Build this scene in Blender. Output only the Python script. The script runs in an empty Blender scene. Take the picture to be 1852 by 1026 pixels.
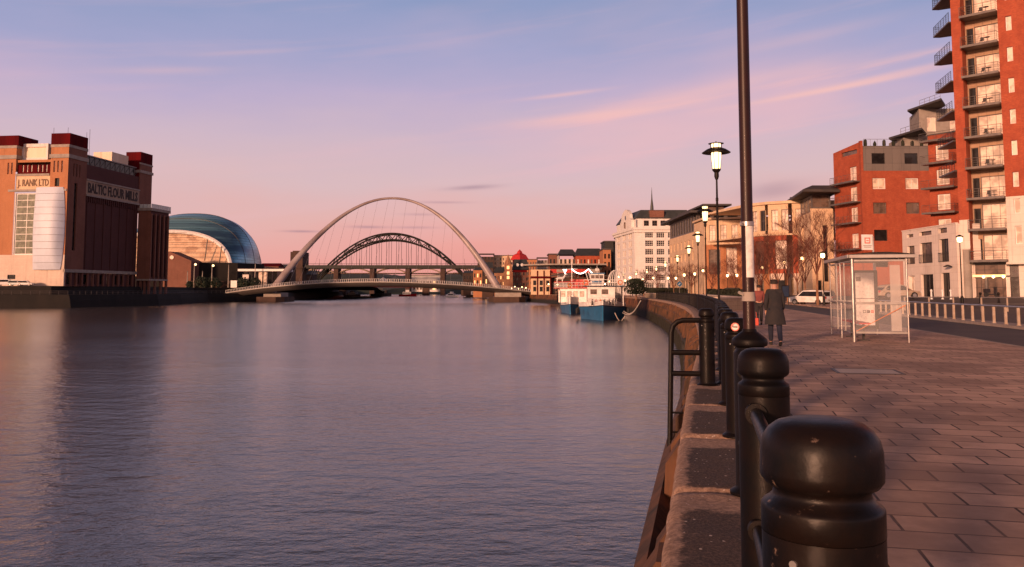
import bpy, math, random
from mathutils import Vector, Matrix, noise as mnoise
random.seed(7)
S = bpy.context.scene
R = math.radians
# ---------------------------------------------------------------- camera
F_PX, PY0, HOR, CAMZ = 1500.0, 410.0, 526.0, 1.5
TH = math.atan((HOR - PY0) / F_PX)
cam_d = bpy.data.cameras.new('camera'); cam = bpy.data.objects.new('camera', cam_d)
S.collection.objects.link(cam); S.camera = cam
cam.location = (0, 0, CAMZ); cam.rotation_euler = (R(90) + TH, 0, 0)
cam_d.sensor_width = 36.0; cam_d.lens = F_PX / 1852 * 36.0
cam_d.shift_y = -(513 - PY0) / 1852
cam_d.clip_start = 0.05; cam_d.clip_end = 20000
S.view_settings.view_transform = 'Standard'; S.view_settings.look = 'None'
S.view_settings.exposure = 0.0; S.view_settings.gamma = 1.0
CT, ST = math.cos(TH), math.sin(TH)
def at(px, py, Y):
    u = (px - 926) / F_PX; v = (PY0 - py) / F_PX
    dy = CT - v * ST; k = Y / dy
    return Vector((u * k, Y, CAMZ + k * (ST + v * CT)))
def ax(px, Y): return (px - 926) / F_PX * Y
def az(py, Y): return CAMZ + (HOR - py) / F_PX * Y
# ---------------------------------------------------------------- sun + sky
SUN_AZ = R(32); SUN_EL = R(8.5)      # light travels toward +x,+y
sd = bpy.data.lights.new('sun', 'SUN'); so = bpy.data.objects.new('sun', sd); S.collection.objects.link(so)
sd.energy = 4.9; sd.angle = R(5.0); sd.color = (1.0, 0.53, 0.32)
tr = Vector((math.sin(SUN_AZ) * math.cos(SUN_EL), math.cos(SUN_AZ) * math.cos(SUN_EL), -math.sin(SUN_EL)))
so.rotation_euler = tr.to_track_quat('-Z', 'Y').to_euler()
W = bpy.data.worlds.new('World'); S.world = W; W.use_nodes = True
nt = W.node_tree; N = nt.nodes; L = nt.links; N.clear()
def mth(nt, op, a, b=None, c=None, clamp=False):
    n = nt.nodes.new('ShaderNodeMath'); n.operation = op; n.use_clamp = clamp
    for i, v in enumerate((a, b, c)):
        if v is None: continue
        if isinstance(v, (int, float)): n.inputs[i].default_value = v
        else: nt.links.new(v, n.inputs[i])
    return n.outputs[0]
def ramp(nt, fac, stops, interp='LINEAR'):
    n = nt.nodes.new('ShaderNodeValToRGB'); n.color_ramp.interpolation = interp
    e = n.color_ramp.elements
    while len(e) < len(stops): e.new(0.5)
    for i, (p, c) in enumerate(stops):
        e[i].position = p; e[i].color = (c[0], c[1], c[2], 1) if hasattr(c, '__len__') else (c, c, c, 1)
    if fac is not None: nt.links.new(fac, n.inputs[0])
    return n.outputs[0]
def mix(nt, f, a, b, mode='MIX'):
    n = nt.nodes.new('ShaderNodeMix'); n.data_type = 'RGBA'; n.blend_type = mode
    for s, v in ((n.inputs[0], f), (n.inputs[6], a), (n.inputs[7], b)):
        if isinstance(v, (int, float)): s.default_value = v
        elif hasattr(v, '__len__'): s.default_value = (v[0], v[1], v[2], 1)
        else: nt.links.new(v, s)
    return n.outputs[2]
def sm(nt, v, a, b):
    n = nt.nodes.new('ShaderNodeMapRange'); n.interpolation_type = 'SMOOTHSTEP'
    nt.links.new(v, n.inputs[0]); n.inputs[1].default_value = a; n.inputs[2].default_value = b
    return n.outputs[0]
def noi(nt, vec, scale, detail=4, rough=.55, out=0):
    n = nt.nodes.new('ShaderNodeTexNoise'); n.inputs['Scale'].default_value = scale
    n.inputs['Detail'].default_value = detail; n.inputs['Roughness'].default_value = rough
    if vec is not None: nt.links.new(vec, n.inputs['Vector'])
    return n.outputs[out]
def comb(nt, x, y, z):
    n = nt.nodes.new('ShaderNodeCombineXYZ')
    for i, v in enumerate((x, y, z)):
        if isinstance(v, (int, float)): n.inputs[i].default_value = v
        else: nt.links.new(v, n.inputs[i])
    return n.outputs[0]
def lin(r, g, b):
    f = lambda c: (c / 255 / 12.92) if c / 255 <= .04045 else ((c / 255 + .055) / 1.055) ** 2.4
    return (f(r), f(g), f(b))
tc = N.new('ShaderNodeTexCoord'); sx = N.new('ShaderNodeSeparateXYZ'); L.new(tc.outputs['Generated'], sx.inputs[0])
X_, Y_, Z_ = sx.outputs
AZ = mth(nt, 'ARCTAN2', X_, Y_)
warp = noi(nt, comb(nt, mth(nt, 'MULTIPLY', AZ, 1.4), mth(nt, 'MULTIPLY', Z_, 5), 0.0), 2.0, 4)
el = mth(nt, 'ADD', Z_, mth(nt, 'MULTIPLY', mth(nt, 'SUBTRACT', warp, .5), .10))
el = mth(nt, 'ADD', el, mth(nt, 'MULTIPLY', mth(nt, 'SUBTRACT', 0.1, AZ, clamp=True), .012))
grad = ramp(nt, mth(nt, 'MAXIMUM', el, 0.0), [
    (0.0, lin(230, 148, 140)), (.05, lin(235, 162, 154)), (.09, lin(227, 176, 172)), (.13, lin(217, 184, 188)), (.18, lin(206, 181, 196)),
    (.23, lin(188, 172, 202)), (.285, lin(162, 163, 200)), (.35, lin(134, 152, 192)), (.42, lin(88, 94, 120)), (.60, lin(62, 62, 80)), (1.0, lin(60, 56, 70))])
# streaky high cloud
v1 = mth(nt, 'SUBTRACT', Z_, mth(nt, 'MULTIPLY', AZ, .13))
cv = comb(nt, mth(nt, 'MULTIPLY', AZ, 1.6), mth(nt, 'MULTIPLY', v1, 26), 3.0)
cn = noi(nt, cv, 1.3, 6, .6)
st = sm(nt, cn, .50, .74)
soft = noi(nt, comb(nt, mth(nt, 'MULTIPLY', AZ, 2.2), mth(nt, 'MULTIPLY', v1, 9), 8.0), 1.2, 3)
band = mth(nt, 'MULTIPLY', sm(nt, v1, .105, .16), mth(nt, 'SUBTRACT', 1.0, sm(nt, v1, .18, .235)))
band = mth(nt, 'MULTIPLY', band, mth(nt, 'MULTIPLY', sm(nt, AZ, -.06, .12), mth(nt, 'SUBTRACT', 1.0, sm(nt, AZ, .48, .75))))
f1 = mth(nt, 'ADD', mth(nt, 'MULTIPLY', band, mth(nt, 'ADD', mth(nt, 'MULTIPLY', st, .62), mth(nt, 'MULTIPLY', sm(nt, soft, .42, .7), .55))), mth(nt, 'MULTIPLY', mth(nt, 'ADD', st, sm(nt, soft, .45, .75)), .17), clamp=True)
sky = mix(nt, f1, grad, lin(232, 184, 190))
def streak(az0, el0, sa, se, slope, k):
    a = mth(nt, 'DIVIDE', mth(nt, 'SUBTRACT', AZ, az0), sa)
    e0 = mth(nt, 'SUBTRACT', mth(nt, 'SUBTRACT', Z_, el0), mth(nt, 'MULTIPLY', mth(nt, 'SUBTRACT', AZ, az0), slope))
    e0 = mth(nt, 'ADD', e0, mth(nt, 'MULTIPLY', mth(nt, 'SUBTRACT', cn, .5), se * 2.0))
    e = mth(nt, 'DIVIDE', e0, se)
    d = mth(nt, 'ADD', mth(nt, 'MULTIPLY', a, a), mth(nt, 'MULTIPLY', e, e))
    return mth(nt, 'MULTIPLY', mth(nt, 'EXPONENT', mth(nt, 'MULTIPLY', d, -1.0)), k)
def azel(px, py):
    d = (at(px, py, 10) - Vector((0, 0, CAMZ))).normalized()
    return math.atan2(d.x, d.y), d.z
fl = None
for px, py, sa, se, sl, k in ((1250, 172, .16, .008, .16, .38), (1560, 148, .12, .0035, .12, .62), (1080, 208, .11, .005, .08, .5), (1020, 172, .05, .0025, .1, .5), (1520, 160, .1, .0025, .1, .45), (1450, 70, .09, .006, .12, .2), (1620, 105, .05, .003, .1, .3), (300, 128, .06, .004, .1, .25), (440, 95, .06, .003, .13, .2)):
    a0, e0 = azel(px, py); q = streak(a0, e0, sa, se, sl, k)
    fl = q if fl is None else mth(nt, 'ADD', fl, q, clamp=True)
sky = mix(nt, fl, sky, lin(242, 190, 186))
fl = None
for px, py, sa, se, sl, k in ((855, 339, .03, .0028, .06, .5), (545, 419, .02, .0014, 0, .55), (665, 411, .02, .0016, .0, .5), (750, 412, .025, .0016, .0, .35), (800, 366, .03, .0015, .0, .35), (760, 388, .02, .0015, 0, .3), (1400, 345, .035, .009, .08, .4)):
    a0, e0 = azel(px, py); q = streak(a0, e0, sa, se, sl, k)
    fl = q if fl is None else mth(nt, 'ADD', fl, q, clamp=True)
sky = mix(nt, fl, sky, lin(150, 118, 138))
# the bright side of the sky, behind the photographer
dot = mth(nt, 'ADD', mth(nt, 'MULTIPLY', X_, -math.sin(SUN_AZ)), mth(nt, 'MULTIPLY', Y_, -math.cos(SUN_AZ)))
glow = mth(nt, 'MULTIPLY', sm(nt, dot, .1, 1.0), mth(nt, 'SUBTRACT', 1.0, sm(nt, Z_, .1, .6)))
sky = mix(nt, glow, sky, (1.5, .85, .60))
nis = N.new('ShaderNodeTexSky'); nis.sky_type = 'NISHITA'; nis.sun_disc = False
nis.sun_elevation = SUN_EL; nis.sun_rotation = SUN_AZ + math.pi
sky = mix(nt, 1.0, sky, mix(nt, 1.0, nis.outputs[0], (.004, .004, .004), 'MULTIPLY'), 'ADD')
bg = N.new('ShaderNodeBackground'); L.new(sky, bg.inputs[0]); bg.inputs[1].default_value = 1.0
wo = N.new('ShaderNodeOutputWorld'); L.new(bg.outputs[0], wo.inputs[0])

# ---------------------------------------------------------------- mesh helpers
C = S.collection
class MB:
    def __init__(s): s.v = []; s.f = []; s.m = []
    def add(s, vs, fs, m=0):
        o = len(s.v); s.v += [tuple(v) for v in vs]; s.f += [tuple(i + o for i in f) for f in fs]; s.m += [m] * len(fs); return s
    def quad(s, a, b, c, d, m=0): return s.add((a, b, c, d), ((0, 1, 2, 3),), m)
    def box(s, x0, x1, y0, y1, z0, z1, m=0, M=None):
        vs = [Vector((x, y, z)) for z in (z0, z1) for x, y in ((x0, y0), (x1, y0), (x1, y1), (x0, y1))]
        if M: vs = [M @ v for v in vs]
        return s.add(vs, ((3, 2, 1, 0), (4, 5, 6, 7), (0, 1, 5, 4), (1, 2, 6, 5), (2, 3, 7, 6), (3, 0, 4, 7)), m)
    def prism(s, poly, z0, z1, m=0):
        n = len(poly); vs = [(p[0], p[1], z0) for p in poly] + [(p[0], p[1], z1) for p in poly]
        fs = [tuple(range(n - 1, -1, -1)), tuple(range(n, 2 * n))] + [(i, (i + 1) % n, n + (i + 1) % n, n + i) for i in range(n)]
        return s.add(vs, fs, m)
    def tube(s, pts, r, seg=8, m=0, caps=True):
        pts = [Vector(p) for p in pts]; n = len(pts); rs = r if hasattr(r, '__len__') else [r] * n
        vs = []; up = None
        for i, p in enumerate(pts):
            t = (pts[min(i + 1, n - 1)] - pts[max(i - 1, 0)])
            t = t.normalized() if t.length > 1e-9 else Vector((0, 0, 1))
            if up is None:
                up = Vector((0, 0, 1)) if abs(t.z) < .9 else Vector((1, 0, 0))
            a = t.cross(up).normalized(); b = a.cross(t).normalized(); up = b
            for k in range(seg):
                an = 2 * math.pi * k / seg
                vs.append(p + (a * math.cos(an) + b * math.sin(an)) * rs[i])
        fs = [(i * seg + k, i * seg + (k + 1) % seg, (i + 1) * seg + (k + 1) % seg, (i + 1) * seg + k) for i in range(n - 1) for k in range(seg)]
        if caps and seg > 2: fs += [tuple(range(seg - 1, -1, -1)), tuple((n - 1) * seg + k for k in range(seg))]
        return s.add(vs, fs, m)
    def lathe(s, prof, seg=24, m=0, o=(0, 0, 0)):
        vs = [(o[0] + r * math.cos(2 * math.pi * k / seg), o[1] + r * math.sin(2 * math.pi * k / seg), o[2] + z) for r, z in prof for k in range(seg)]
        n = len(prof)
        fs = [(i * seg + k, i * seg + (k + 1) % seg, (i + 1) * seg + (k + 1) % seg, (i + 1) * seg + k) for i in range(n - 1) for k in range(seg)]
        fs += [tuple(range(seg - 1, -1, -1)), tuple((n - 1) * seg + k for k in range(seg))]
        return s.add(vs, fs, m)
    def grid(s, P, m=0, closeu=False):
        nr, nc = len(P), len(P[0])
        return s.add([p for r in P for p in r], [(i * nc + j, i * nc + (j + 1) % nc, (i + 1) * nc + (j + 1) % nc, (i + 1) * nc + j) for i in range(nr - 1) for j in range(nc if closeu else nc - 1)], m)
    def build(s, name, mats, parent=None, smooth=False, loc=None, rz=0.0, ang=35):
        if not isinstance(mats, (list, tuple)): mats = [mats]
        if not smooth:   # weld coincident corners so a wall is one piece
            key = {}; idx = []; nv = []
            for v in s.v:
                k = (round(v[0], 3), round(v[1], 3), round(v[2], 3))
                if k not in key: key[k] = len(nv); nv.append(v)
                idx.append(key[k])
            nf, nm = [], []
            for f, mm in zip(s.f, s.m):
                g = []
                for i in f:
                    j = idx[i]
                    if j not in g: g.append(j)
                if len(g) > 2: nf.append(tuple(g)); nm.append(mm)
            s.v, s.f, s.m = nv, nf, nm
        me = bpy.data.meshes.new(name); me.from_pydata(s.v, [], s.f)
        for m in mats: me.materials.append(M[m] if isinstance(m, str) else m)
        if len(mats) > 1: me.polygons.foreach_set('material_index', s.m)
        if smooth:
            me.polygons.foreach_set('use_smooth', [True] * len(me.polygons))
            me.update(); me.set_sharp_from_angle(angle=R(ang))
        me.update()
        return link(name, me, parent, loc, rz)
def link(name, me, parent=None, loc=None, rz=0.0):
    o = bpy.data.objects.new(name, me); C.objects.link(o); o.parent = parent
    if loc is not None: o.location = loc
    if rz: o.rotation_euler = (0, 0, rz)
    return o
def tag(o, label=None, cat=None, group=None, kind=None):
    if label: o['label'] = label
    if cat: o['category'] = cat
    if group: o['group'] = group
    if kind: o['kind'] = kind
    return o
def thing(name, label, cat, loc=(0, 0, 0), rz=0.0, group=None):
    return tag(link(name, None, None, loc, rz), label, cat, group)
KIDS = {}
def copy_tree(o, loc=None, rz=None, label=None, group=None, parent=None):
    c = o.copy(); C.objects.link(c); c.parent = parent
    if loc is not None: c.location = loc
    if rz is not None: c.rotation_euler = (0, 0, rz)
    if label: c['label'] = label
    if group: c['group'] = group
    for ch in o.children: 
        copy_tree(ch, parent=c)
    return c
def text_mb(txt, size, depth=.02, sxy=(1, 1), offset=0.0):
    cu = bpy.data.curves.new('t', 'FONT'); cu.body = txt; cu.size = size; cu.extrude = depth; cu.resolution_u = 2; cu.offset = offset
    o = bpy.data.objects.new('t', cu); C.objects.link(o)
    dg = bpy.context.evaluated_depsgraph_get(); me = o.evaluated_get(dg).to_mesh()
    vs = [(v.co.x * sxy[0], -v.co.z, v.co.y * sxy[1]) for v in me.vertices]; fs = [tuple(p.vertices) for p in me.polygons]
    o.evaluated_get(dg).to_mesh_clear(); bpy.data.objects.remove(o); bpy.data.curves.remove(cu)
    b = MB(); b.add(vs, fs); return b   # upright in local xz, facing -y
# ---------------------------------------------------------------- materials
M = {}
def newmat(name):
    m = bpy.data.materials.new(name); m.use_nodes = True; M[name] = m
    return m, m.node_tree, m.node_tree.nodes['Principled BSDF']
def pmat(name, c1, c2=None, scale=1.0, rough=.7, metal=0, bump=0, bscale=None, spec=None, detail=5, lo=.35, hi=.65, aniso=(1, 1, 1), dirt=None):
    m, nt, b = newmat(name)
    g = nt.nodes.new('ShaderNodeNewGeometry'); mp = nt.nodes.new('ShaderNodeMapping'); mp.inputs['Scale'].default_value = aniso
    tcn = nt.nodes.new('ShaderNodeTexCoord')
    nt.links.new(g.outputs['Position'], mp.inputs[0])
    if c2 is not None:
        f = sm(nt, noi(nt, mp.outputs[0], scale, detail, .6), lo, hi)
        col = mix(nt, f, c1, c2)
        if dirt:
            f2 = sm(nt, noi(nt, mp.outputs[0], dirt[0], 6, .65), dirt[2], dirt[2] + .12)
            col = mix(nt, f2, col, dirt[1])
        nt.links.new(col, b.inputs['Base Color'])
    else: b.inputs['Base Color'].default_value = (*c1, 1)
    b.inputs['Roughness'].default_value = rough; b.inputs['Metallic'].default_value = metal
    if spec is not None: b.inputs['Specular IOR Level'].default_value = spec
    if bump:
        bn = nt.nodes.new('ShaderNodeBump'); bn.inputs['Distance'].default_value = bump
        nt.links.new(noi(nt, mp.outputs[0], bscale or scale * 4, 5, .65), bn.inputs['Height'])
        nt.links.new(bn.outputs[0], b.inputs['Normal'])
        rr = nt.nodes.new('ShaderNodeMapRange'); nt.links.new(noi(nt, mp.outputs[0], (bscale or scale * 4) * .6, 4), rr.inputs[0])
        rr.inputs[3].default_value = max(.05, rough - .12); rr.inputs[4].default_value = min(1, rough + .12); nt.links.new(rr.outputs[0], b.inputs['Roughness'])
    return m
def brickmat(name, c1, c2, mort, bw=.225, rh=.075, mot=.6, mscale=.35, rough=.85, c3=None, msize=.008, panel=False):
    m, nt, b = newmat(name)
    g = nt.nodes.new('ShaderNodeNewGeometry')
    cr = nt.nodes.new('ShaderNodeVectorMath'); cr.operation = 'CROSS_PRODUCT'; cr.inputs[0].default_value = (0, 0, 1); nt.links.new(g.outputs['True Normal'], cr.inputs[1])
    dt = nt.nodes.new('ShaderNodeVectorMath'); dt.operation = 'DOT_PRODUCT'; nt.links.new(g.outputs['Position'], dt.inputs[0]); nt.links.new(cr.outputs[0], dt.inputs[1])
    sp = nt.nodes.new('ShaderNodeSeparateXYZ'); nt.links.new(g.outputs['Position'], sp.inputs[0])
    uv = comb(nt, dt.outputs['Value'], sp.outputs[2], 0.0)
    bt = nt.nodes.new('ShaderNodeTexBrick'); nt.links.new(uv, bt.inputs['Vector'])
    bt.inputs['Scale'].default_value = 1.0; bt.inputs['Brick Width'].default_value = bw; bt.inputs['Row Height'].default_value = rh
    bt.inputs['Mortar Size'].default_value = msize; bt.inputs['Mortar Smooth'].default_value = .1
    bt.inputs['Color1'].default_value = (*c1, 1); bt.inputs['Color2'].default_value = (*c2, 1); bt.inputs['Mortar'].default_value = (*mort, 1)
    if panel: bt.offset = 0.0
    n1 = noi(nt, g.outputs['Position'], mscale, 7, .7)
    col = mix(nt, mth(nt, 'MULTIPLY', sm(nt, n1, .35, .7), mot), bt.outputs[0], c3 if c3 else tuple(x * .55 for x in c1))
    n2 = noi(nt, g.outputs['Position'], mscale * 9, 5, .7)
    col = mix(nt, mth(nt, 'MULTIPLY', sm(nt, n2, .4, .7), mot * .6), col, tuple(min(1, x * 1.35) for x in c2))
    mp = nt.nodes.new('ShaderNodeMapping'); mp.inputs['Scale'].default_value = (1, 1, .07); nt.links.new(g.outputs['Position'], mp.inputs[0])
    n3 = noi(nt, mp.outputs[0], 1.1, 6, .7)      # rain streaks
    col = mix(nt, mth(nt, 'MULTIPLY', sm(nt, n3, .5, .72), .42), col, tuple(x * .45 for x in c1))
    nt.links.new(col, b.inputs['Base Color']); b.inputs['Roughness'].default_value = rough
    bn = nt.nodes.new('ShaderNodeBump'); bn.inputs['Distance'].default_value = .006; nt.links.new(bt.outputs['Fac'], bn.inputs['Height']); bn.invert = True
    nt.links.new(bn.outputs[0], b.inputs['Normal'])
    return m
def emat(name, col, k):
    m, nt, b = newmat(name); b.inputs['Base Color'].default_value = (*col, 1)
    b.inputs['Emission Color'].default_value = (*col, 1); b.inputs['Emission Strength'].default_value = k
    return m
def glassmat(name, col, rough=.08, spec=.9, tint=None):
    m, nt, b = newmat(name)
    g = nt.nodes.new('ShaderNodeNewGeometry')
    f = sm(nt, noi(nt, g.outputs['Position'], .8, 3), .4, .6)
    nt.links.new(mix(nt, f, col, tuple(c * .55 for c in col)), b.inputs['Base Color'])
    b.inputs['Roughness'].default_value = rough; b.inputs['IOR'].default_value = 1.45; b.inputs['Specular IOR Level'].default_value = spec
    bn = nt.nodes.new('ShaderNodeBump'); bn.inputs['Distance'].default_value = .01; nt.links.new(noi(nt, g.outputs['Position'], 1.5, 2), bn.inputs['Height']); nt.links.new(bn.outputs[0], b.inputs['Normal'])
    return m
brickmat('red_brick', (.47, .092, .036), (.31, .052, .022), (.30, .12, .07), mscale=.9, mot=.75, c3=(.24, .045, .022))
brickmat('orange_brick', (.48, .20, .085), (.38, .14, .06), (.36, .2, .12), mscale=.3, mot=.35)
brickmat('shaded_brick', (.085, .022, .022), (.062, .017, .017), (.09, .04, .035), mot=.5, mscale=.12)  # mill brick on the river side, its shade put into the colour
brickmat('mid_brick', (.22, .085, .055), (.17, .06, .04), (.2, .12, .09), mscale=.2)
brickmat('sandstone', (.70, .51, .34), (.62, .44, .29), (.48, .34, .22), .9, .42, mot=.35, mscale=.25, msize=.012)
brickmat('pale_stone', (.62, .50, .42), (.57, .46, .39), (.45, .36, .3), 1.1, .5, mot=.3, mscale=.2, msize=.012)
brickmat('white_stone', (.74, .70, .68), (.69, .65, .62), (.55, .5, .47), 1.2, .6, mot=.25, mscale=.2, msize=.012)
brickmat('cream_render', (.74, .64, .58), (.70, .60, .54), (.5, .4, .35), 1.6, .9, mot=.2, mscale=.35, msize=.01, panel=True)
brickmat('grey_panel', (.17, .15, .145), (.15, .135, .13), (.08, .07, .07), 1.4, 2.4, mot=.25, mscale=.3, msize=.02, panel=True)
brickmat('bay_panel', (.42, .27, .18), (.38, .24, .16), (.18, .12, .08), .9, 1.2, mot=.25, mscale=.5, msize=.015, panel=True)
brickmat('stone_parapet', (.40, .30, .20), (.35, .26, .18), (.2, .15, .1), .8, .35, mot=.5, mscale=1.0, msize=.015)
pmat('black_paint', (.005, .0045, .005), (.008, .005, .0045), 9, .44, bump=.0008, bscale=60, spec=.13, dirt=(26, (.10, .06, .045), .69))
pmat('sunlit_pole_paint', (.026, .007, .006), (.018, .006, .005), 5, .42, spec=.3)  # reddish sunlight on the black pole is put into its base colour
pmat('scratched_paint', (.004, .004, .005), (.010, .006, .005), 7, .40, bump=.0008, bscale=45, spec=.17, dirt=(26, (.22, .15, .12), .635))
pmat('far_black', (.006, .005, .005), (.012, .008, .007), 1.0, .5, spec=.2)
pmat('steel_rail', (.45, .42, .40), (.36, .33, .31), 3, .35, metal=.7)
pmat('grey_metal', (.16, .14, .13), (.12, .1, .1), 2, .5, metal=.3)
pmat('dark_metal', (.045, .038, .038), (.03, .026, .026), 2, .45, metal=.3)
pmat('dark_roof', (.045, .04, .042), (.065, .055, .055), .5, .7)
pmat('slate', (.05, .055, .055), (.035, .04, .04), .6, .6)
pmat('red_cladding', (.10, .003, .005), (.06, .002, .004), .3, .8, spec=.08, aniso=(1, 1, .2))
pmat('pale_panel', (.70, .56, .42), (.62, .48, .34), .5, .5, aniso=(1, 1, .1))
pmat('white_shutter', (.56, .62, .74), (.50, .55, .66), .25, .5, aniso=(1, 1, .5))
pmat('white_paint', (.78, .76, .74), (.66, .62, .60), 1.5, .4)
pmat('arch_paint', (.34, .29, .30), (.22, .17, .17), .08, .4)
pmat('green_steel', (.012, .014, .013), (.02, .018, .016), .05, .7)
pmat('brown_stone', (.075, .042, .032), (.045, .027, .022), .15, .9)
pmat('lit_stone', (.42, .22, .12), (.28, .12, .07), .15, .85)  # warm light on the hall and church is put into this colour
pmat('concrete', (.33, .29, .26), (.26, .225, .2), .8, .9, bump=.01)
pmat('blue_paint', (.02, .14, .30), (.015, .10, .22), 1.0, .35, spec=.6)
pmat('dark_blue', (.012, .03, .07), (.01, .02, .05), 1.0, .4)
pmat('red_paint', (.5, .03, .02), (.4, .02, .02), 1.0, .5)
pmat('orange_paint', (.62, .2, .06), (.5, .15, .05), 1.0, .5)
pmat('teal', (.02, .11, .11), (.02, .08, .08), 1.0, .5)
pmat('post_cream', (.42, .33, .26), (.34, .25, .18), 4, .6)
pmat('rubber', (.02, .02, .02), (.03, .028, .027), 5, .8)
pmat('rope', (.62, .56, .5), (.5, .44, .4), 8, .9)
pmat('asphalt', (.045, .042, .045), (.062, .056, .056), .4, .75, bump=.004, bscale=30)
pmat('kerb', (.36, .29, .25), (.28, .22, .19), 2, .9)
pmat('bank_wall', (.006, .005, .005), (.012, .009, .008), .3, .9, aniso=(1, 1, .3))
pmat('bark', (.30, .15, .08), (.18, .09, .05), 3, .9)
pmat('twigs', (.16, .05, .032), (.10, .034, .024), 2, .9)
pmat('hedge', (.015, .02, .013), (.03, .032, .02), 1.5, .95)
pmat('leaf', (.035, .05, .03), (.02, .03, .02), .5, .95)
pmat('cloth_dark', (.018, .018, .022), (.028, .024, .026), 6, .95)
pmat('cloth_red', (.22, .06, .05), (.16, .04, .04), 6, .9)
pmat('cloth_navy', (.02, .024, .05), (.014, .016, .03), 6, .9)
pmat('skin', (.45, .25, .18), (.40, .21, .15), 6, .6)
pmat('hair', (.03, .018, .012), (.02, .012, .01), 9, .8)
pmat('paper', (.74, .70, .66), (.60, .56, .54), 14, .7, lo=.5, hi=.62)
pmat('letter_dark', (.03, .022, .022), (.04, .03, .03), 3, .8)
pmat('letter_tan', (.20, .12, .08), (.16, .10, .06), 1, .8)
pmat('sign_band', (.36, .27, .20), (.28, .20, .15), .2, .8)
pmat('light_glass', (.62, .68, .66), (.5, .56, .56), .5, .2)
glassmat('glass_dark', (.022, .020, .022), .12, .4); glassmat('glass_bright', (.85, .68, .56), .15); glassmat('glass_mid', (.16, .11, .09), .12, .5)
glassmat('glass_gallery', (.16, .17, .12), .15); glassmat('glass_gold', (.62, .34, .14), .2)
emat('lamp_lit', (1.0, .66, .32), 3.6); emat('lamp_core', (1.0, .86, .62), 40.0); emat('small_glow', (1.0, .58, .26), 9.0); emat('warm_window', (1.0, .55, .22), 1.6)
pmat('red_sticker', (.75, .12, .08), (.7,.1,.07), 5, .5); emat('white_glow', (1.0, .9, .8), 5.0); emat('red_glow', (1.0, .12, .05), 5.0)
# clear glass for shelter
pmat('frosted', (.6, .55, .5), (.5, .45, .42), 2, .5); M['frosted'].node_tree.nodes['Principled BSDF'].inputs['Alpha'].default_value = .45
m, nt_, b_ = newmat('clear_glass'); b_.inputs['Base Color'].default_value = (.85, .82, .8, 1); b_.inputs['Roughness'].default_value = .06
b_.inputs['Transmission Weight'].default_value = 0.0; b_.inputs['Alpha'].default_value = .09; b_.inputs['IOR'].default_value = 1.5
# ---------------------------------------------------------------- special materials
m, nt_, b_ = newmat('water')
g_ = nt_.nodes.new('ShaderNodeNewGeometry')
b_.inputs['Base Color'].default_value = (.070, .062, .058, 1); b_.inputs['Roughness'].default_value = .17; b_.inputs['IOR'].default_value = 1.42
def wmap(sx_, sy_, rz):
    mp = nt_.nodes.new('ShaderNodeMapping'); mp.inputs['Scale'].default_value = (sx_, sy_, 1); mp.inputs['Rotation'].default_value = (0, 0, rz)
    nt_.links.new(g_.outputs['Position'], mp.inputs[0]); return mp.outputs[0]
h1 = noi(nt_, wmap(.8, 1.25, .25), 1.0, 5, .6); h2 = noi(nt_, wmap(.10, .22, -.2), 1.0, 3, .5); h3 = noi(nt_, wmap(1.5, 2.3, .1), 1.0, 4, .6)
hh = mth(nt_, 'ADD', mth(nt_, 'MULTIPLY', h1, .30), mth(nt_, 'ADD', mth(nt_, 'MULTIPLY', h2, .45), mth(nt_, 'MULTIPLY', h3, .14)))
calm = sm(nt_, noi(nt_, wmap(.012, .03, .3), 1.0, 3, .5), .38, .62)
bn_ = nt_.nodes.new('ShaderNodeBump'); bn_.inputs['Distance'].default_value = .25; nt_.links.new(hh, bn_.inputs['Height'])
rr_ = nt_.nodes.new('ShaderNodeMapRange'); nt_.links.new(calm, rr_.inputs[0]); rr_.inputs[3].default_value = .55; rr_.inputs[4].default_value = 1.0
nt_.links.new(rr_.outputs[0], bn_.inputs['Strength']); nt_.links.new(bn_.outputs[0], b_.inputs['Normal'])

m, nt_, b_ = newmat('paving')
g_ = nt_.nodes.new('ShaderNodeNewGeometry'); mp = nt_.nodes.new('ShaderNodeMapping'); mp.inputs['Rotation'].default_value = (0, 0, math.atan(.24))
nt_.links.new(g_.outputs['Position'], mp.inputs[0])
wp = nt_.nodes.new('ShaderNodeVectorMath'); wp.operation = 'ADD'
nz = nt_.nodes.new('ShaderNodeVectorMath'); nz.operation = 'SCALE'; nz.inputs['Scale'].default_value = .035
nt_.links.new(noi(nt_, g_.outputs['Position'], 1.1, 2, .5, out=1), nz.inputs[0]); nt_.links.new(mp.outputs[0], wp.inputs[0]); nt_.links.new(nz.outputs[0], wp.inputs[1])
bt = nt_.nodes.new('ShaderNodeTexBrick'); nt_.links.new(wp.outputs[0], bt.inputs['Vector'])
bt.inputs['Scale'].default_value = 1; bt.inputs['Brick Width'].default_value = .58; bt.inputs['Row Height'].default_value = .385; bt.inputs['Mortar Size'].default_value = .0115
bt.inputs['Mortar Smooth'].default_value = .3; bt.offset = .5; bt.offset_frequency = 2
bt.inputs['Color1'].default_value = (.72, .46, .33, 1); bt.inputs['Color2'].default_value = (.44, .28, .20, 1); bt.inputs['Mortar'].default_value = (.02, .014, .012, 1)
P_ = g_.outputs['Position']
c_ = mix(nt_, mth(nt_, 'MULTIPLY', sm(nt_, noi(nt_, P_, .45, 6, .65), .42, .62), .72), bt.outputs[0], (.25, .155, .115))
c_ = mix(nt_, mth(nt_, 'MULTIPLY', sm(nt_, noi(nt_, P_, 70, 3, .7), .5, .72), .35), c_, (.36, .24, .19))
c_ = mix(nt_, mth(nt_, 'MULTIPLY', sm(nt_, noi(nt_, P_, 2.6, 4, .6), .62, .72), .4), c_, (.30, .20, .15))
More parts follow.
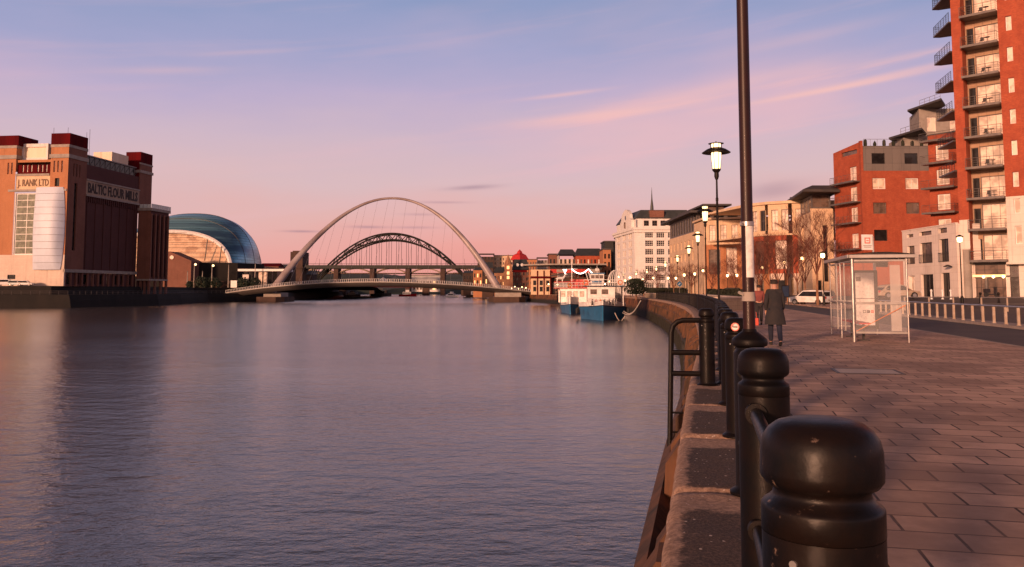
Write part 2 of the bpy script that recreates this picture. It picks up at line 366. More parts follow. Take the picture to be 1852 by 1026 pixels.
c_ = mix(nt_, sm(nt_, noi(nt_, P_, 9.0, 2, .5), .765, .785), c_, (.5, .42, .36))
nt_.links.new(c_, b_.inputs['Base Color']); b_.inputs['Roughness'].default_value = .72; b_.inputs['Specular IOR Level'].default_value = .35
bn_ = nt_.nodes.new('ShaderNodeBump'); bn_.inputs['Distance'].default_value = .008
ht = mth(nt_, 'ADD', mth(nt_, 'MULTIPLY', bt.outputs['Fac'], -1.0), mth(nt_, 'MULTIPLY', noi(nt_, P_, 60, 4, .7), .35)); nt_.links.new(ht, bn_.inputs['Height']); nt_.links.new(bn_.outputs[0], b_.inputs['Normal'])

m, nt_, b_ = newmat('coping_stone')
at_ = nt_.nodes.new('ShaderNodeAttribute'); at_.attribute_name = 'dark_tone'
g_ = nt_.nodes.new('ShaderNodeNewGeometry'); P_ = g_.outputs['Position']
base = mix(nt_, sm(nt_, noi(nt_, P_, 22, 6, .75), .38, .62), (.46, .30, .22), (.24, .15, .11))
gr = mth(nt_, 'ADD', at_.outputs['Fac'], mth(nt_, 'MULTIPLY', mth(nt_, 'SUBTRACT', noi(nt_, P_, 9, 6, .75), .5), 1.7))
dk = mix(nt_, sm(nt_, noi(nt_, P_, 48, 4, .8), .44, .62), (.024, .016, .015), (.12, .075, .06))
c_ = mix(nt_, mth(nt_, 'MULTIPLY', sm(nt_, gr, .30, .75), .93), base, dk)
vo = nt_.nodes.new('ShaderNodeTexVoronoi'); vo.inputs['Scale'].default_value = 17; nt_.links.new(P_, vo.inputs['Vector'])
sp_ = mth(nt_, 'MULTIPLY', mth(nt_, 'LESS_THAN', vo.outputs['Distance'], .17), mth(nt_, 'GREATER_THAN', noi(nt_, P_, 8, 2), .56))
c_ = mix(nt_, sp_, c_, (.62, .52, .45))
nt_.links.new(c_, b_.inputs['Base Color']); b_.inputs['Roughness'].default_value = .9
bn_ = nt_.nodes.new('ShaderNodeBump'); bn_.inputs['Distance'].default_value = .012; nt_.links.new(noi(nt_, P_, 55, 6, .75), bn_.inputs['Height']); nt_.links.new(bn_.outputs[0], b_.inputs['Normal'])

pmat('wall_face', (.28, .095, .030), (.06, .028, .016), 1.3, .85, bump=.03, bscale=4, lo=.40, hi=.56, aniso=(1, 1, .35), dirt=(3.0, (.014, .011, .009), .50))
def wet(name):   # tidal slime: a real stain up to the high-water mark
    m = M[name]; nt = m.node_tree; bs = nt.nodes['Principled BSDF']; ln = bs.inputs['Base Color'].links[0]; src = ln.from_socket
    g = nt.nodes.new('ShaderNodeNewGeometry'); s = nt.nodes.new('ShaderNodeSeparateXYZ'); nt.links.new(g.outputs['Position'], s.inputs[0])
    z = mth(nt, 'ADD', s.outputs[2], mth(nt, 'MULTIPLY', mth(nt, 'SUBTRACT', noi(nt, g.outputs['Position'], .8, 5, .7), .5), 1.7))
    nt.links.new(mix(nt, mth(nt, 'SUBTRACT', 1.0, sm(nt, z, -2.7, -1.7)), src, (.012, .011, .008)), bs.inputs['Base Color'])
wet('wall_face')
pmat('timber', (.13, .055, .026), (.05, .026, .016), 3.0, .85, bump=.01, bscale=14, aniso=(1, 1, .2), dirt=(2.2, (.016, .012, .01), .54)); wet('timber')

# ---------------------------------------------------------------- terrain, river, quay
def interp(tab, y):
    if y <= tab[0][0]:
        (a, b), (c, d) = tab[0], tab[1]; return b + (y - a) * (d - b) / (c - a)
    for i in range(len(tab) - 1):
        if y <= tab[i + 1][0]:
            (a, b), (c, d) = tab[i], tab[i + 1]
            p0 = tab[max(0, i - 1)]; p3 = tab[min(len(tab) - 1, i + 2)]
            t = (y - a) / (c - a); m0 = (d - p0[1]) / (c - p0[0]) * (c - a); m1 = (p3[1] - b) / (p3[0] - a) * (c - a)
            return (2*t**3-3*t*t+1)*b + (t**3-2*t*t+t)*m0 + (-2*t**3+3*t*t)*d + (t**3-t*t)*m1
    (a, b), (c, d) = tab[-2], tab[-1]; return d + (y - c) * (d - b) / (c - a)
EDGE = [(-8, -2.12), (4.5, .76), (13, 2.72), (26.5, 5.93), (46, 10.1), (66.5, 14.15), (86, 17.45), (111, 21.1), (135, 23.9), (166, 26.6), (200, 28.0), (250, 26.4), (300, 22.5), (350, 16), (400, 8), (450, 3), (520, -1), (650, -9), (975, -27), (1300, -60)]
K1 = [(-8, 7.9), (5, 10.4), (22.3, 13.75), (33.8, 16.0), (71, 23.1), (100, 28.0), (140, 31.5), (190, 32.3), (250, 30.5), (300, 27), (400, 13), (520, 3), (975, -20)]
K2 = [(-8, 13.2), (5, 15.6), (34.4, 21.2), (53.6, 24.8), (72.6, 28.2), (100, 32.8), (140, 36.5), (190, 36.6), (250, 34.2), (300, 31), (400, 18), (520, 8), (975, -14)]
E = lambda y: interp(EDGE, y)
def ss(t): t = max(0, min(1, t)); return t * t * (3 - 2 * t)
def gz(x, y):
    k = interp(K2, y)
    return .85 * ss((y - 72) / 14) * ss((x - k - 3) / 5) + 9 * ss((y - 420) / 500) * ss((x - k - 5) / 120)
WZ = -3.7
def frange(a, b, s):
    r = []
    while a < b - 1e-6: r.append(a); a += s
    return r + [b]
YS = frange(-8, 40, 2) + frange(42, 150, 4) + frange(156, 400, 10) + frange(420, 1300, 40)
def strip(name, f0, f1, z0, z1, mt, nx=1, Y0=-8, Y1=1300, lbl=None):
    b = MB(); P = []
    for y in [v for v in YS if Y0 <= v <= Y1]:
        a, c = f0(y), f1(y)
        P.append([(a + (c - a) * i / nx, y, (z0 if not callable(z0) else z0(a + (c - a) * i / nx, y))) for i in range(nx + 1)])
    b.grid(P)
    if z1 is not None:
        for j in (0, nx):
            b.grid([[r[j], (r[j][0], r[j][1], z1)] for r in P])
    o = b.build(name, mt); tag(o, lbl, None, None, 'structure'); return o
b = MB(); b.quad((-3000, -200, WZ), (3000, -200, WZ), (3000, 6000, WZ), (-3000, 6000, WZ))
tag(b.build('river_water', 'water'), kind='structure')
b = MB(); P = []
for y in YS:
    e = E(y) + .35; k = interp(K2, y)
    xs = [e, k + 1] + [k + 3 + 1.5 * i for i in range(8)] + [k + 30, k + 70, k + 130, 900]
    P.append([(x, y, gz(x, y) - .17) for x in xs])
b.grid(P); tag(b.build('ground', 'asphalt'), kind='structure')
strip('promenade', lambda y: E(y) + 1.27, lambda y: interp(K1, y) - .14, 0.0, -.4, 'paving', 3, Y1=500)
strip('kerb', lambda y: interp(K1, y) - .14, lambda y: interp(K1, y), .004, -.3, 'kerb', Y1=500)
strip('road', lambda y: interp(K1, y) + .002, lambda y: interp(K2, y), -.12, None, 'asphalt', Y1=500)
strip('traffic_island', lambda y: interp(K2, y), lambda y: interp(K2, y) + 1.3, .0, -.3, 'kerb', Y1=68)
strip('pavement', lambda y: interp(K2, y), lambda y: interp(K2, y) + 4.0, lambda x, y: gz(x, y) + .0, -.5, 'paving', 3, Y0=70, Y1=330)
# far-side footway in front of the buildings is part of the ground sheet
def frame_at(y):
    t = Vector((E(y + .5) - E(y - .5), 1.0, 0)).normalized(); n = Vector((t.y, -t.x, 0))
    return Vector((E(y), y, 0)), t, n
# quay wall
qw = thing('quay_wall', 'brown stained quay wall with stone coping curving away along the river', 'wall')
b = MB(); P = []
for y in frange(-6, 60, 1.0) + frange(62, 400, 4) + frange(420, 1000, 40):
    p, t, n = frame_at(y); r = []
    for z, off in ((-.28, .06), (-.9, .04), (-1.6, -.08), (-2.4, -.2), (-3.2, -.32), (-4.6, -.5)):
        off = .06 + (off - .06) * (.15 + .85 * ss((y - 8) / 30))
        w = mnoise.noise(Vector((p.x, y * .9, z * 1.4))) * .10
        q = p + n * (off + w); r.append((q.x, q.y, z))
    P.append(r)
b.grid(P); b.build('wall_face', 'wall_face', qw, smooth=True, ang=60)
def coping(y0, y1, detail):
    global gcol
    blocks = []; 
    b = MB(); y = y0; rnd = random.Random(3)
    while y < y1:
        ln = 2.3 if detail else 3.0
        ny, nx_ = (40, 20) if detail else (2, 3)
        tz = rnd.uniform(-.012, .012); tl = rnd.uniform(-.01, .01)
        P = []
        for i in range(ny + 1):
            a = i / ny; p, t, n = frame_at(y + .008 + (ln - .016) * a); row = []
            for j in range(nx_ + 3):
                if j == 0: q, z, c = -.0, -.30, 0
                elif j == nx_ + 2: q, z, c = 1.28, -.20, 1
                else:
                    c = (j - 1) / nx_; c2 = c ** 1.6 if detail else c; q = 1.28 * c2; z = 0
                    rr = .085
                    if detail:
                        if q < rr: z -= rr - math.sqrt(max(0, rr * rr - (rr - q) ** 2))
                        eg = min(a, 1 - a) * ln
                        if eg < .10: z -= .05 * (1 - eg / .10) ** 2
                        pp = p + n * q
                        z += mnoise.noise(Vector((pp.x * 3, pp.y * 3, 1))) * .012 + mnoise.noise(Vector((pp.x * 11, pp.y * 11, 5))) * .006
                        z += tz + tl * (a - .5)
                        if eg < .10: q += .0
                    z -= .0
                    q = q if q > 0 else 0.0
                pt = p + n * (q + (mnoise.noise(Vector((p.x * 4, p.y * 4, z * 4))) * .012 if detail and j < 3 else 0)); row.append((pt.x, pt.y, z + .008))
                eg = min(a, 1 - a) * ln
                gcol.append(max(0.0, min(1.0, ss((q - .02) / .18))) * (ss((a * ln - .02) / .10) * ss((ln * (1 - a) - .42) / .32) if detail else .6) * (.85 if .48 < a < .52 else 1.0))  # blocks darker in the middle, paler at the ends and river edge
            P.append(row)
        b.grid(P); y += ln
    o = b.build('coping', 'coping_stone', qw, smooth=True, ang=50)
    at = o.data.attributes.new('dark_tone', 'FLOAT', 'POINT'); at.data.foreach_set('value', gcol)
gcol = []; coping(-2.75, 27.0, True)
gcol = []; coping(27.5, 390.0, False)
rnd = random.Random(5)
fy = 3.3; nf = 0
while fy < 150:
    p, t, n = frame_at(fy); top = -.18 + rnd.uniform(-.45, .02); w = rnd.uniform(.13, .24)
    b = MB(); zs = (-4.6, top - .22, top)
    pr = [(-.5, -.62), (-.20, -.24), (-.03, -.10)]
    vs = []
    for (z, (out0, out1)) in zip(zs, ((-.42 - .58 * ss((fy - 8) / 30), .1), (-.20 - .16 * ss((fy - 8) / 30), .1), (-.05, .1))):
        for sx_, sy_ in ((out0, -w), (out0, w), (out1, w), (out1, -w)):
            q = p + n * sx_ + t * sy_; vs.append((q.x, q.y, z))
    b.add(vs, [(0, 3, 2, 1)] + [(i * 4 + k, i * 4 + (k + 1) % 4, i * 4 + 4 + (k + 1) % 4, i * 4 + 4 + k) for i in range(2) for k in range(4)] + [(8, 9, 10, 11)])
    b.build('timber_fender', 'timber', qw); nf += 1
    fy += rnd.uniform(1.5, 2.4) if fy < 60 else rnd.uniform(2.4, 4.0)
for z in (-1.0, -2.3):
    b = MB()
    for y in frange(2, 150, 2):
        p, t, n = frame_at(y); q = p + n * (-.20 - (.35 if z < -2 else .06)); b.v.append((q.x, q.y, z)); 
    pts = [Vector(v) for v in b.v]; b = MB(); b.tube(pts, .13, 4); b.build('waling_beam', 'timber', qw)
# ---------------------------------------------------------------- bollards
LINE_OFF = .50
def line_pt(y):
    p, t, n = frame_at(y); return p + n * (LINE_OFF + .045 * ss((y - 2) / 2.2) + .055 * ss((y - 4.3) / 2) + .045 * ss((y - 15) / 15) + .38 * ss((y - 45) / 60)), math.atan2(-t.x, t.y)
CAP = [(.0, 1.222), (.060, 1.220), (.086, 1.213), (.104, 1.200), (.1155, 1.182), (.1205, 1.160), (.1218, 1.120), (.1208, 1.104), (.112, 1.092), (.0985, 1.085), (.0955, 1.077), (.098, 1.068), (.107, 1.059), (.1165, 1.053), (.1205, 1.048), (.1212, 1.043), (.1212, .998), (.1195, .9965)]
def bollard(y, detail, paint='black_paint', label=None, group=None, rail=2.3, y2=None):
    p, a = line_pt(y)
    t = thing('bollard', label, 'bollard', (p.x, p.y, 0), a, group)
    seg = 48 if detail else 14
    prof = CAP[::-1] if detail else CAP[::-3][:6] + [CAP[1]]
    MB().lathe([(max(r, .001), z) for r, z in CAP[::-1]] if detail else [(.12, .99), (.121, 1.03), (.097, 1.06), (.097, 1.085), (.121, 1.11), (.121, 1.16), (.104, 1.2), (.001, 1.222)], seg).build('cap', paint, t, True, ang=50)
    MB().lathe([(.1205, .03), (.1205, .996)], seg).build('shaft', paint, t, True)
    MB().lathe([(.165, .004), (.165, .024), (.150, .036), (.128, .050), (.121, .07)], seg).build('base_flange', paint, t, True)
    if rail:
        for z in (.91, .38):
            b = MB(); b.tube([(0, .10, z), (0, rail - .11, z)], .030, 12 if detail else 6)
            if detail: b.tube([(0, .10, z), (0, .145, z)], .05, 16); b.tube([(0, rail - .145, z), (0, rail - .10, z)], .05, 16)
            b.build('rail', paint, t, True)
    if detail:
        for an in (-.6, 2.4):
            b = MB(); b.tube([(.119 * math.sin(an), -.119 * math.cos(an), .955), (.125 * math.sin(an), -.125 * math.cos(an), .955)], .008, 10); b.build('screw', 'steel_rail', t, True)
    return t
BY = [1.86, 4.2, 6.4, 8.8, 11.2, 13.6, 15.95]
bollard(-.6, True, label='black bollard at the very edge of the picture beside the camera') if False else None
near_lbl = {1.86: 'large black bollard with scratched domed cap, nearest to the camera', 4.2: 'second nearest black bollard, between the scratched one and the lamp base',
            8.8: 'black bollard wearing a round red and white sticker just behind the tall lamp base', 11.2: 'black bollard next beyond the one with the round sticker',
            13.6: 'black bollard in the row level with the ladder handrail', 15.95: 'black bollard just beyond the ladder, smallest cap of the separate ones'}
spots = BY[:]
y = 15.95
while y < 150: y += 2.32; spots.append(y)
for i, y in enumerate(spots):
    pa, _ = line_pt(y); nxt = spots[i + 1] if i + 1 < len(spots) else None
    ln = (line_pt(nxt)[0] - pa).length if nxt else 0
    if i == 2: continue
    if i < 7:
        t = bollard(y, i < 5, 'scratched_paint' if i == 0 else 'black_paint', near_lbl[y], 'black bollards along the quay railing', ln)
        if i == 0: t.scale = (1, 1, 1.012)
        if i == 0:   # rail towards the camera
            for z in (.91, .38):
                b = MB(); b.tube([(0, -.10, z), (0, -2.2, z)], .030, 12); b.tube([(0, -.10, z), (0, -.145, z)], .05, 16); b.build('rail', 'black_paint', t, True)
        if i == 3:
            b = MB(); an = -.15; c0 = Vector((math.sin(an), -math.cos(an), 0)); b.tube([c0 * .128 + Vector((0, 0, 1.13)), c0 * .131 + Vector((0, 0, 1.13))], .042, 28); st_ = b.build('sticker', 'red_sticker' if 'red_sticker' in M else 'orange_paint', t)
            b = MB(); b.tube([c0 * .131 + Vector((0, 0, 1.13)), c0 * .1315 + Vector((0, 0, 1.13))], .033, 28); b.build('sticker_disc', 'paper', st_)
            b = MB(); tt = Vector((c0.y, -c0.x, 0)); cc = c0 * .134 + Vector((0, 0, 1.13)); b.tube([cc - tt * .024, cc + tt * .024], .006, 6); b.build('sticker_bar', 'letter_dark', st_)
        last = t
    else:
        if i == 7: far0 = bollard(y, False, 'far_black', 'distant black bollard overlapping its neighbours in the curving quay railing', 'distant black bollards of the quay railing', 2.32)
        else:
            pp, a = line_pt(y); copy_tree(far0, (pp.x, pp.y, 0), a)
# ladder handrail and its bollard
def ladder():
    p, t, n = frame_at(13.3); q = p + n * .30
    a = math.atan2(-t.x, t.y)
    th = bollard(13.3, True, 'black_paint', 'black bollard standing out over the wall, holding the ladder handrail', 'black bollards along the quay railing', 0)
    th.location = (q.x, q.y, 0)
    h = thing('ladder_handrail', 'bent black tube handrail of the quay ladder reaching down over the wall', 'ladder', (q.x, q.y, 0), a)
    w = .62
    pts = [(-.10, 0, 1.03), (-.36, 0, 1.03), (-.45, 0, 1.005), (-.52, 0, .94), (-.55, -.01, .83), (-.57, -.04, 0), (-.60, -.10, -1.2), (-.62, -.15, -3.4)]
    MB().tube(pts, .043, 10).build('hoop', 'black_paint', h, True)
    for z, y_ in ((.52, -.02), (.19, -.03)):
        MB().tube([(-.56, y_, z), (-.08, 0, z)], .044, 10).build('cross_bar', 'black_paint', h, True)
    for k in range(9):
        z = -.42 - .3 * k; MB().tube([(-.60, -.06 - .02 * k, z), (-.28, -.06 - .02 * k, z)], .016, 8).build('rung', 'black_paint', h, True)
ladder()
# ---------------------------------------------------------------- promenade lamps
def lamp_head(t, H, k=1.0, lit=True, seg=24, mt='black_paint'):
    hd = MB().lathe([(.001, H - 1.22), (.045, H - 1.2), (.075, H - 1.1), (.07, H - .98), (.105, H - .94), (.135, H - .90), (.135, H - .86)], seg).build('lamp_collar', mt, t, True)
    MB().lathe([(.115, H - .86), (.150, H - .50), (.155, H - .34), (.12, H - .33)], seg).build('lantern_glass', 'lamp_lit', hd, True)
    MB().lathe([(.06, H - .52), (.085, H - .45), (.085, H - .38), (.06, H - .34)], 12).build('bulb', 'lamp_core', hd, True)
    b = MB()
    for i in range(6):
        a = math.pi / 3 * i; b.tube([(.120 * math.cos(a), .120 * math.sin(a), H - .88), (.160 * math.cos(a), .160 * math.sin(a), H - .30)], .012, 5)
        b.tube([(.17 * math.cos(a), .17 * math.sin(a), H - .22), (.17 * math.cos(a), .17 * math.sin(a), H - .03)], .012, 5)
    b.build('lantern_bars', mt, hd)
    MB().lathe([(.15, H - .285), (.45, H - .345), (.455, H - .325), (.32, H - .235), (.20, H - .185), (.14, H - .165), (.13, H - .18), (.12, H - .26)], seg).build('hat', mt, hd, True)
    MB().lathe([(.13, H - .16), (.15, H - .06), (.13, H - .05)], seg).build('upper_glass', 'lamp_lit', hd, True)
    MB().lathe([(.245, H - .045), (.25, H - .035), (.12, H - .012), (.03, H), (.001, H + .05)], seg).build('finial_disc', mt, hd, True)
def quay_lamp(y, label, near=False, H=6.25, seg=16, off=0.0, grp='lit lamp posts in the quay railing'):
    p, a = line_pt(y); p = p + frame_at(y)[2] * off
    t = thing('lamp_post', label, 'lamp post', (p.x, p.y, 0), a, grp)
    mt = 'black_paint' if near else 'far_black'
    MB().lathe([(.165, .004), (.165, .024), (.150, .036), (.128, .050), (.119, .07), (.119, 1.035), (.112, 1.05), (.102, 1.06), (.100, 1.075), (.108, 1.085), (.126, 1.092), (.130, 1.10), (.130, 1.135), (.122, 1.145), (.072, 1.185), (.056, 1.195), (.050, 1.215)], 40 if near else 12).build('pole_base', mt, t, True, ang=40)
    b = MB().lathe([(.038, 1.16), (.038, 1.48), (.036, 1.5), (.036, H - 1.9), (.044, H - 1.88), (.044, H - 1.8), (.032, H - 1.78), (.028, H - 1.2)] if not near else
                   [(.045, 1.18), (.044, 1.40), (.044, 1.42), (.044, 3.2), (.043, H - 1.9), (.05, H - 1.88), (.05, H - 1.8), (.036, H - 1.78), (.034, H - 1.2)], 32 if near else 10).build('pole', 'sunlit_pole_paint' if near else mt, t, True)
    lamp_head(t, H, seg=32 if near else 14, mt=mt)
    return t
nl = quay_lamp(6.4, 'tall black lamp post closest to the camera, running out of the top of the picture', True)
b = MB(); pts = [(-.043, 0), (-.03, -.034), (.0, -.046), (.03, -.034), (.046, 0)]
b = MB(); sg = 10
for k in range(sg): 
    a0 = -1.9 + k * .22; a1 = a0 + .22; r = .0455
    b.quad((r * math.cos(a0), r * math.sin(a0), 1.60), (r * math.cos(a1), r * math.sin(a1), 1.60), (r * math.cos(a1), r * math.sin(a1), 1.985), (r * math.cos(a0), r * math.sin(a0), 1.985))
b.build('paper_notice', 'paper', nl, True)
b = MB(); b.lathe([(.043, 1.985), (.052, 1.988), (.052, 2.02), (.043, 2.024)], 24); b.tube([(-.03, -.045, 2.0), (-.05, -.075, 2.0)], .01, 6); b.build('band_clamp', 'steel_rail', nl, True)
b = MB(); b.lathe([(.0445, 1.42), (.052, 1.422), (.050, 1.44), (.0455, 1.49)], 24); b.tube([(-.04, -.03, 1.47), (-.075, -.04, 1.49)], .012, 6); b.build('tape_wrap', 'concrete', nl, True)
ll = {26.5: 'lit black lamp post second nearest, its hat lantern high against the pink sky', 46.4: 'lit lamp post third from the camera, its lantern left of the taller second one', 66.5: 'lit lamp post fourth from the camera in the quay railing', 87: 'lit lamp post fifth from the camera, shorter than the four before it'}
for y, l in ll.items(): t = quay_lamp(y, l)
lamp2 = None
b = MB(); 
for y in (111, 135, 160, 185, 207, 232, 260):
    off = max(0, (y - 140) * .03)
    if lamp2 is None: lamp2 = quay_lamp(y, 'small far lit lamp post of the line leading towards the white building', seg=8, off=off, grp='far lit lamp posts')
    else:
        p, a = line_pt(y); p += frame_at(y)[2] * off; copy_tree(lamp2, (p.x, p.y, 0), a)
# rails leaving the near lamp
p6, a6 = line_pt(6.4); p8, _ = line_pt(8.8)
for z in (.91, .38):
    MB().tube([(0, .1, z), (0, (p8 - p6).length - .1, z)], .030, 12).build('rail', 'black_paint', nl, True)
# manhole covers
for x, y, w, d, l in ((6.6, 15.6, 1.1, .9, 'pale rectangular access cover set in the paving nearer the bollards'), (10.3, 14.6, 1.2, 1.0, 'pale rectangular access cover set in the paving at the right edge')):
    b = MB(); b.box(-w / 2, w / 2, -d / 2, d / 2, -.05, .006); o = b.build('access_cover', 'cream_render', None, loc=(x, y, 0), rz=-math.atan(.24)); tag(o, l, 'manhole cover')
    b = MB(); 
    for s_ in (-1, 1): b.box(s_ * w / 2 - .03, s_ * w / 2 + .03, -d / 2, d / 2, .0, .009); b.box(-w / 2 - .03, w / 2 + .03, s_ * d / 2 - .03, s_ * d / 2 + .03, .0, .0085)
    b.build('frame', 'dark_metal', o)
m, nt_, b_ = newmat('shell')
g_ = nt_.nodes.new('ShaderNodeNewGeometry'); s3 = nt_.nodes.new('ShaderNodeSeparateXYZ'); nt_.links.new(g_.outputs['Position'], s3.inputs[0])
bt = nt_.nodes.new('ShaderNodeTexBrick'); nt_.links.new(comb(nt_, s3.outputs[1], s3.outputs[2], 0.0), bt.inputs['Vector'])
for k_, v_ in (('Scale', 1), ('Brick Width', 7.0), ('Row Height', 1.5), ('Mortar Size', .09)): bt.inputs[k_].default_value = v_
bt.inputs['Color1'].default_value = (.13, .36, .45, 1); bt.inputs['Color2'].default_value = (.24, .47, .54, 1); bt.inputs['Mortar'].default_value = (.03, .06, .09, 1)
wv_ = noi(nt_, comb(nt_, mth(nt_, 'MULTIPLY', s3.outputs[1], .03), mth(nt_, 'MULTIPLY', s3.outputs[2], .12), 0.0), 1.0, 5)
nt_.links.new(mix(nt_, sm(nt_, wv_, .42, .6), bt.outputs[0], (.06, .13, .20)), b_.inputs['Base Color'])
b_.inputs['Metallic'].default_value = .55; b_.inputs['Roughness'].default_value = .32
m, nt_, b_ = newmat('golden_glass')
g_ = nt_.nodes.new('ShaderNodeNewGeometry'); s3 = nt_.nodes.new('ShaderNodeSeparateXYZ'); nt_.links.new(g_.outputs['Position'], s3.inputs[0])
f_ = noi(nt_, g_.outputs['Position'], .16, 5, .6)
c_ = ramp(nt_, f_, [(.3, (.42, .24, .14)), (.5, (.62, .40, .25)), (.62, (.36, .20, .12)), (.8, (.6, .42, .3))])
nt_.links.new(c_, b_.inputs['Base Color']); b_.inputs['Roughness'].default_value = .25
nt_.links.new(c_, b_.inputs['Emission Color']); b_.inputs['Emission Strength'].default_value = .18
# ---------------------------------------------------------------- bus shelter
def panel(b, x0, x1, y0, y1, z0, z1, m=0): b.box(min(x0, x1), max(x0, x1), min(y0, y1), max(y0, y1), z0, z1, m)
sh = thing('bus_shelter', 'glass bus shelter with steel posts and a lit advertising panel on the paved quay', 'bus shelter', (10.04, 24.5, 0), -math.atan(.235))
LN, WD, HT = 4.6, 1.48, 2.46
for x, y in ((0, 0), (0, LN), (WD, 0), (WD, LN), (0, LN / 2)):
    r = .045 if (x, y) == (0, 0) else .024
    b = MB(); b.tube([(x, y, 0 if (x, y) != (WD, 0) else 0), (x, y, HT)], r, 12); b.build('post', 'steel_rail', sh, True)
for k in range(3):
    y0 = .06 + k * (LN / 3); y1 = y0 + LN / 3 - .08
    f = MB(); 
    for a, c in ((y0, y0 + .02), (y1 - .02, y1)): panel(f, -.012, .012, a, c, .24, HT - .06)
    for a, c in ((.24, .27), (HT - .09, HT - .06), (1.12, 1.16)): panel(f, -.014, .014, y0 + .02, y1 - .02, a, c)
    fo = f.build('side_panel', 'steel_rail', sh)
    panel(g := MB(), -.004, .004, y0 + .02, y1 - .02, .27, HT - .09); g.build('pane', 'clear_glass', fo)
for yy, x0, x1 in ((0, .05, WD - .03), (LN, .05, .68)):
    f = MB()
    for a, c in ((.25, .31), (1.10, 1.17), (HT - .10, HT - .05)): panel(f, x0, x1, yy - .02, yy + .02, a, c)
    fo = f.build('end_panel', 'steel_rail', sh)
    panel(g := MB(), x0, x1, yy - .004, yy + .004, .31, HT - .1); g.build('pane', 'clear_glass', fo)
b = MB(); P = []
for i in range(13):
    a = i / 12; z = HT + .10 + .07 * math.sin(math.pi * a); x = -.10 + (WD + .34) * a; P.append([(x, -.18, z), (x, LN + .18, z)])
b.grid(P); b.grid([[(p[0][0], p[0][1], p[0][2] - .02) , (p[1][0], p[1][1], p[1][2] - .02)] for p in P][::-1]); 
b.build('roof', 'light_glass', sh, True)
b = MB()
for y0, y1 in ((-.20, -.14), (LN + .14, LN + .20)): panel(b, -.14, WD + .26, y0, y1, HT, HT + .09)
panel(b, -.16, -.10, -.2, LN + .2, HT + .002, HT + .092); panel(b, WD + .20, WD + .26, -.14, LN + .14, HT + .002, HT + .088)
for k in range(5): panel(b, -.10, WD + .2, k * LN / 4 - .015, k * LN / 4 + .015, HT + .02, HT + .07)
b.build('roof_frame', 'steel_rail', sh)
ap = MB(); panel(ap, .74, 1.52, LN - .10, LN + .06, .20, 2.20); ao = ap.build('advert_case', 'dark_metal', sh)
b = MB(); panel(b, .80, 1.40, LN - .106, LN - .102, .32, 2.12); b.build('advert_sheet', 'paper', ao)
b = MB(); panel(b, .80, 1.40, LN - .110, LN - .107, 1.22, 1.24); panel(b, .82, .98, LN - .110, LN - .107, 1.82, 1.98); b.build('advert_print', 'grey_metal', ao)
for k, mt in enumerate(('letter_dark', 'letter_dark', 'red_sticker')):
    b = MB(); x0 = 1.02 + k * .125; z0 = .74; w = .095
    if k == 0:
        for q in ((x0, x0 + w, z0, z0 + .014), (x0, x0 + w, z0 + w - .014, z0 + w), (x0, x0 + .014, z0 + .014, z0 + w - .014), (x0 + w - .014, x0 + w, z0 + .014, z0 + w - .014)): panel(b, q[0], q[1], LN - .112, LN - .107, q[2], q[3])
    else: panel(b, x0, x0 + w, LN - .112, LN - .107, z0, z0 + w)
    ic = b.build('advert_icon', mt, ao)
tf = text_mb('f', .11, .001); o = tf.build('icon_letter', 'paper', ao, loc=(1.165, LN - .115, .75))
ti = text_mb('in', .08, .001); o = ti.build('icon_letter', 'paper', ao, loc=(1.285, LN - .115, .765))
b = MB(); panel(b, .22, .56, .5, LN - .9, .50, .54); 
b.build('bench_seat', 'red_paint', sh)  # red blur of light trails put into the seat colour
for y in (.8, 2.9):
    b = MB(); panel(b, .36, .42, y - .04, y + .04, 0, .50); panel(b, .22, .56, y - .09, y + .09, 0, .03); b.build('bench_leg', 'dark_metal', sh)
b = MB(); panel(b, 1.04, 1.32, .08, .10, .33, 2.25); b.build('timetable_panel', 'frosted', sh)
b = MB(); b.tube([(.04, .02, .30), (WD - .06, .0, 1.08)], .012, 6); b.build('light_trail', 'orange_paint', sh)  # orange trail of light, put in as a painted tube
# stop flag
st = thing('bus_stop_flag', 'white bus stop flag with a red square emblem on a pole above the shelter roof', 'bus stop sign', (12.95, 29.6, 0), R(4))
MB().tube([(0, 0, 0), (-.06, 0, 3.45)], .035, 10).build('pole', 'steel_rail', st, True)
b = MB(); b.box(-.47, -.06, -.02, .02, 2.95, 3.50); b.build('sign_plate', 'white_paint', st)
b = MB(); b.box(-.37, -.16, -.026, -.022, 3.18, 3.39); em = b.build('emblem', 'red_sticker', st)
b = MB(); b.box(-.335, -.195, -.030, -.0265, 3.215, 3.355); b.box(-.30, -.23, -.033, -.0305, 3.25, 3.32); b.build('emblem_inner', ['white_paint'], em)
b = MB(); b.box(-.31, -.22, -.036, -.0335, 3.27, 3.30); b.build('emblem_mark', 'red_sticker', em)
b = MB(); b.box(-.42, -.11, -.026, -.022, 3.09, 3.11); b.box(-.40, -.13, -.026, -.022, 3.04, 3.06); b.build('small_print', 'grey_metal', st)
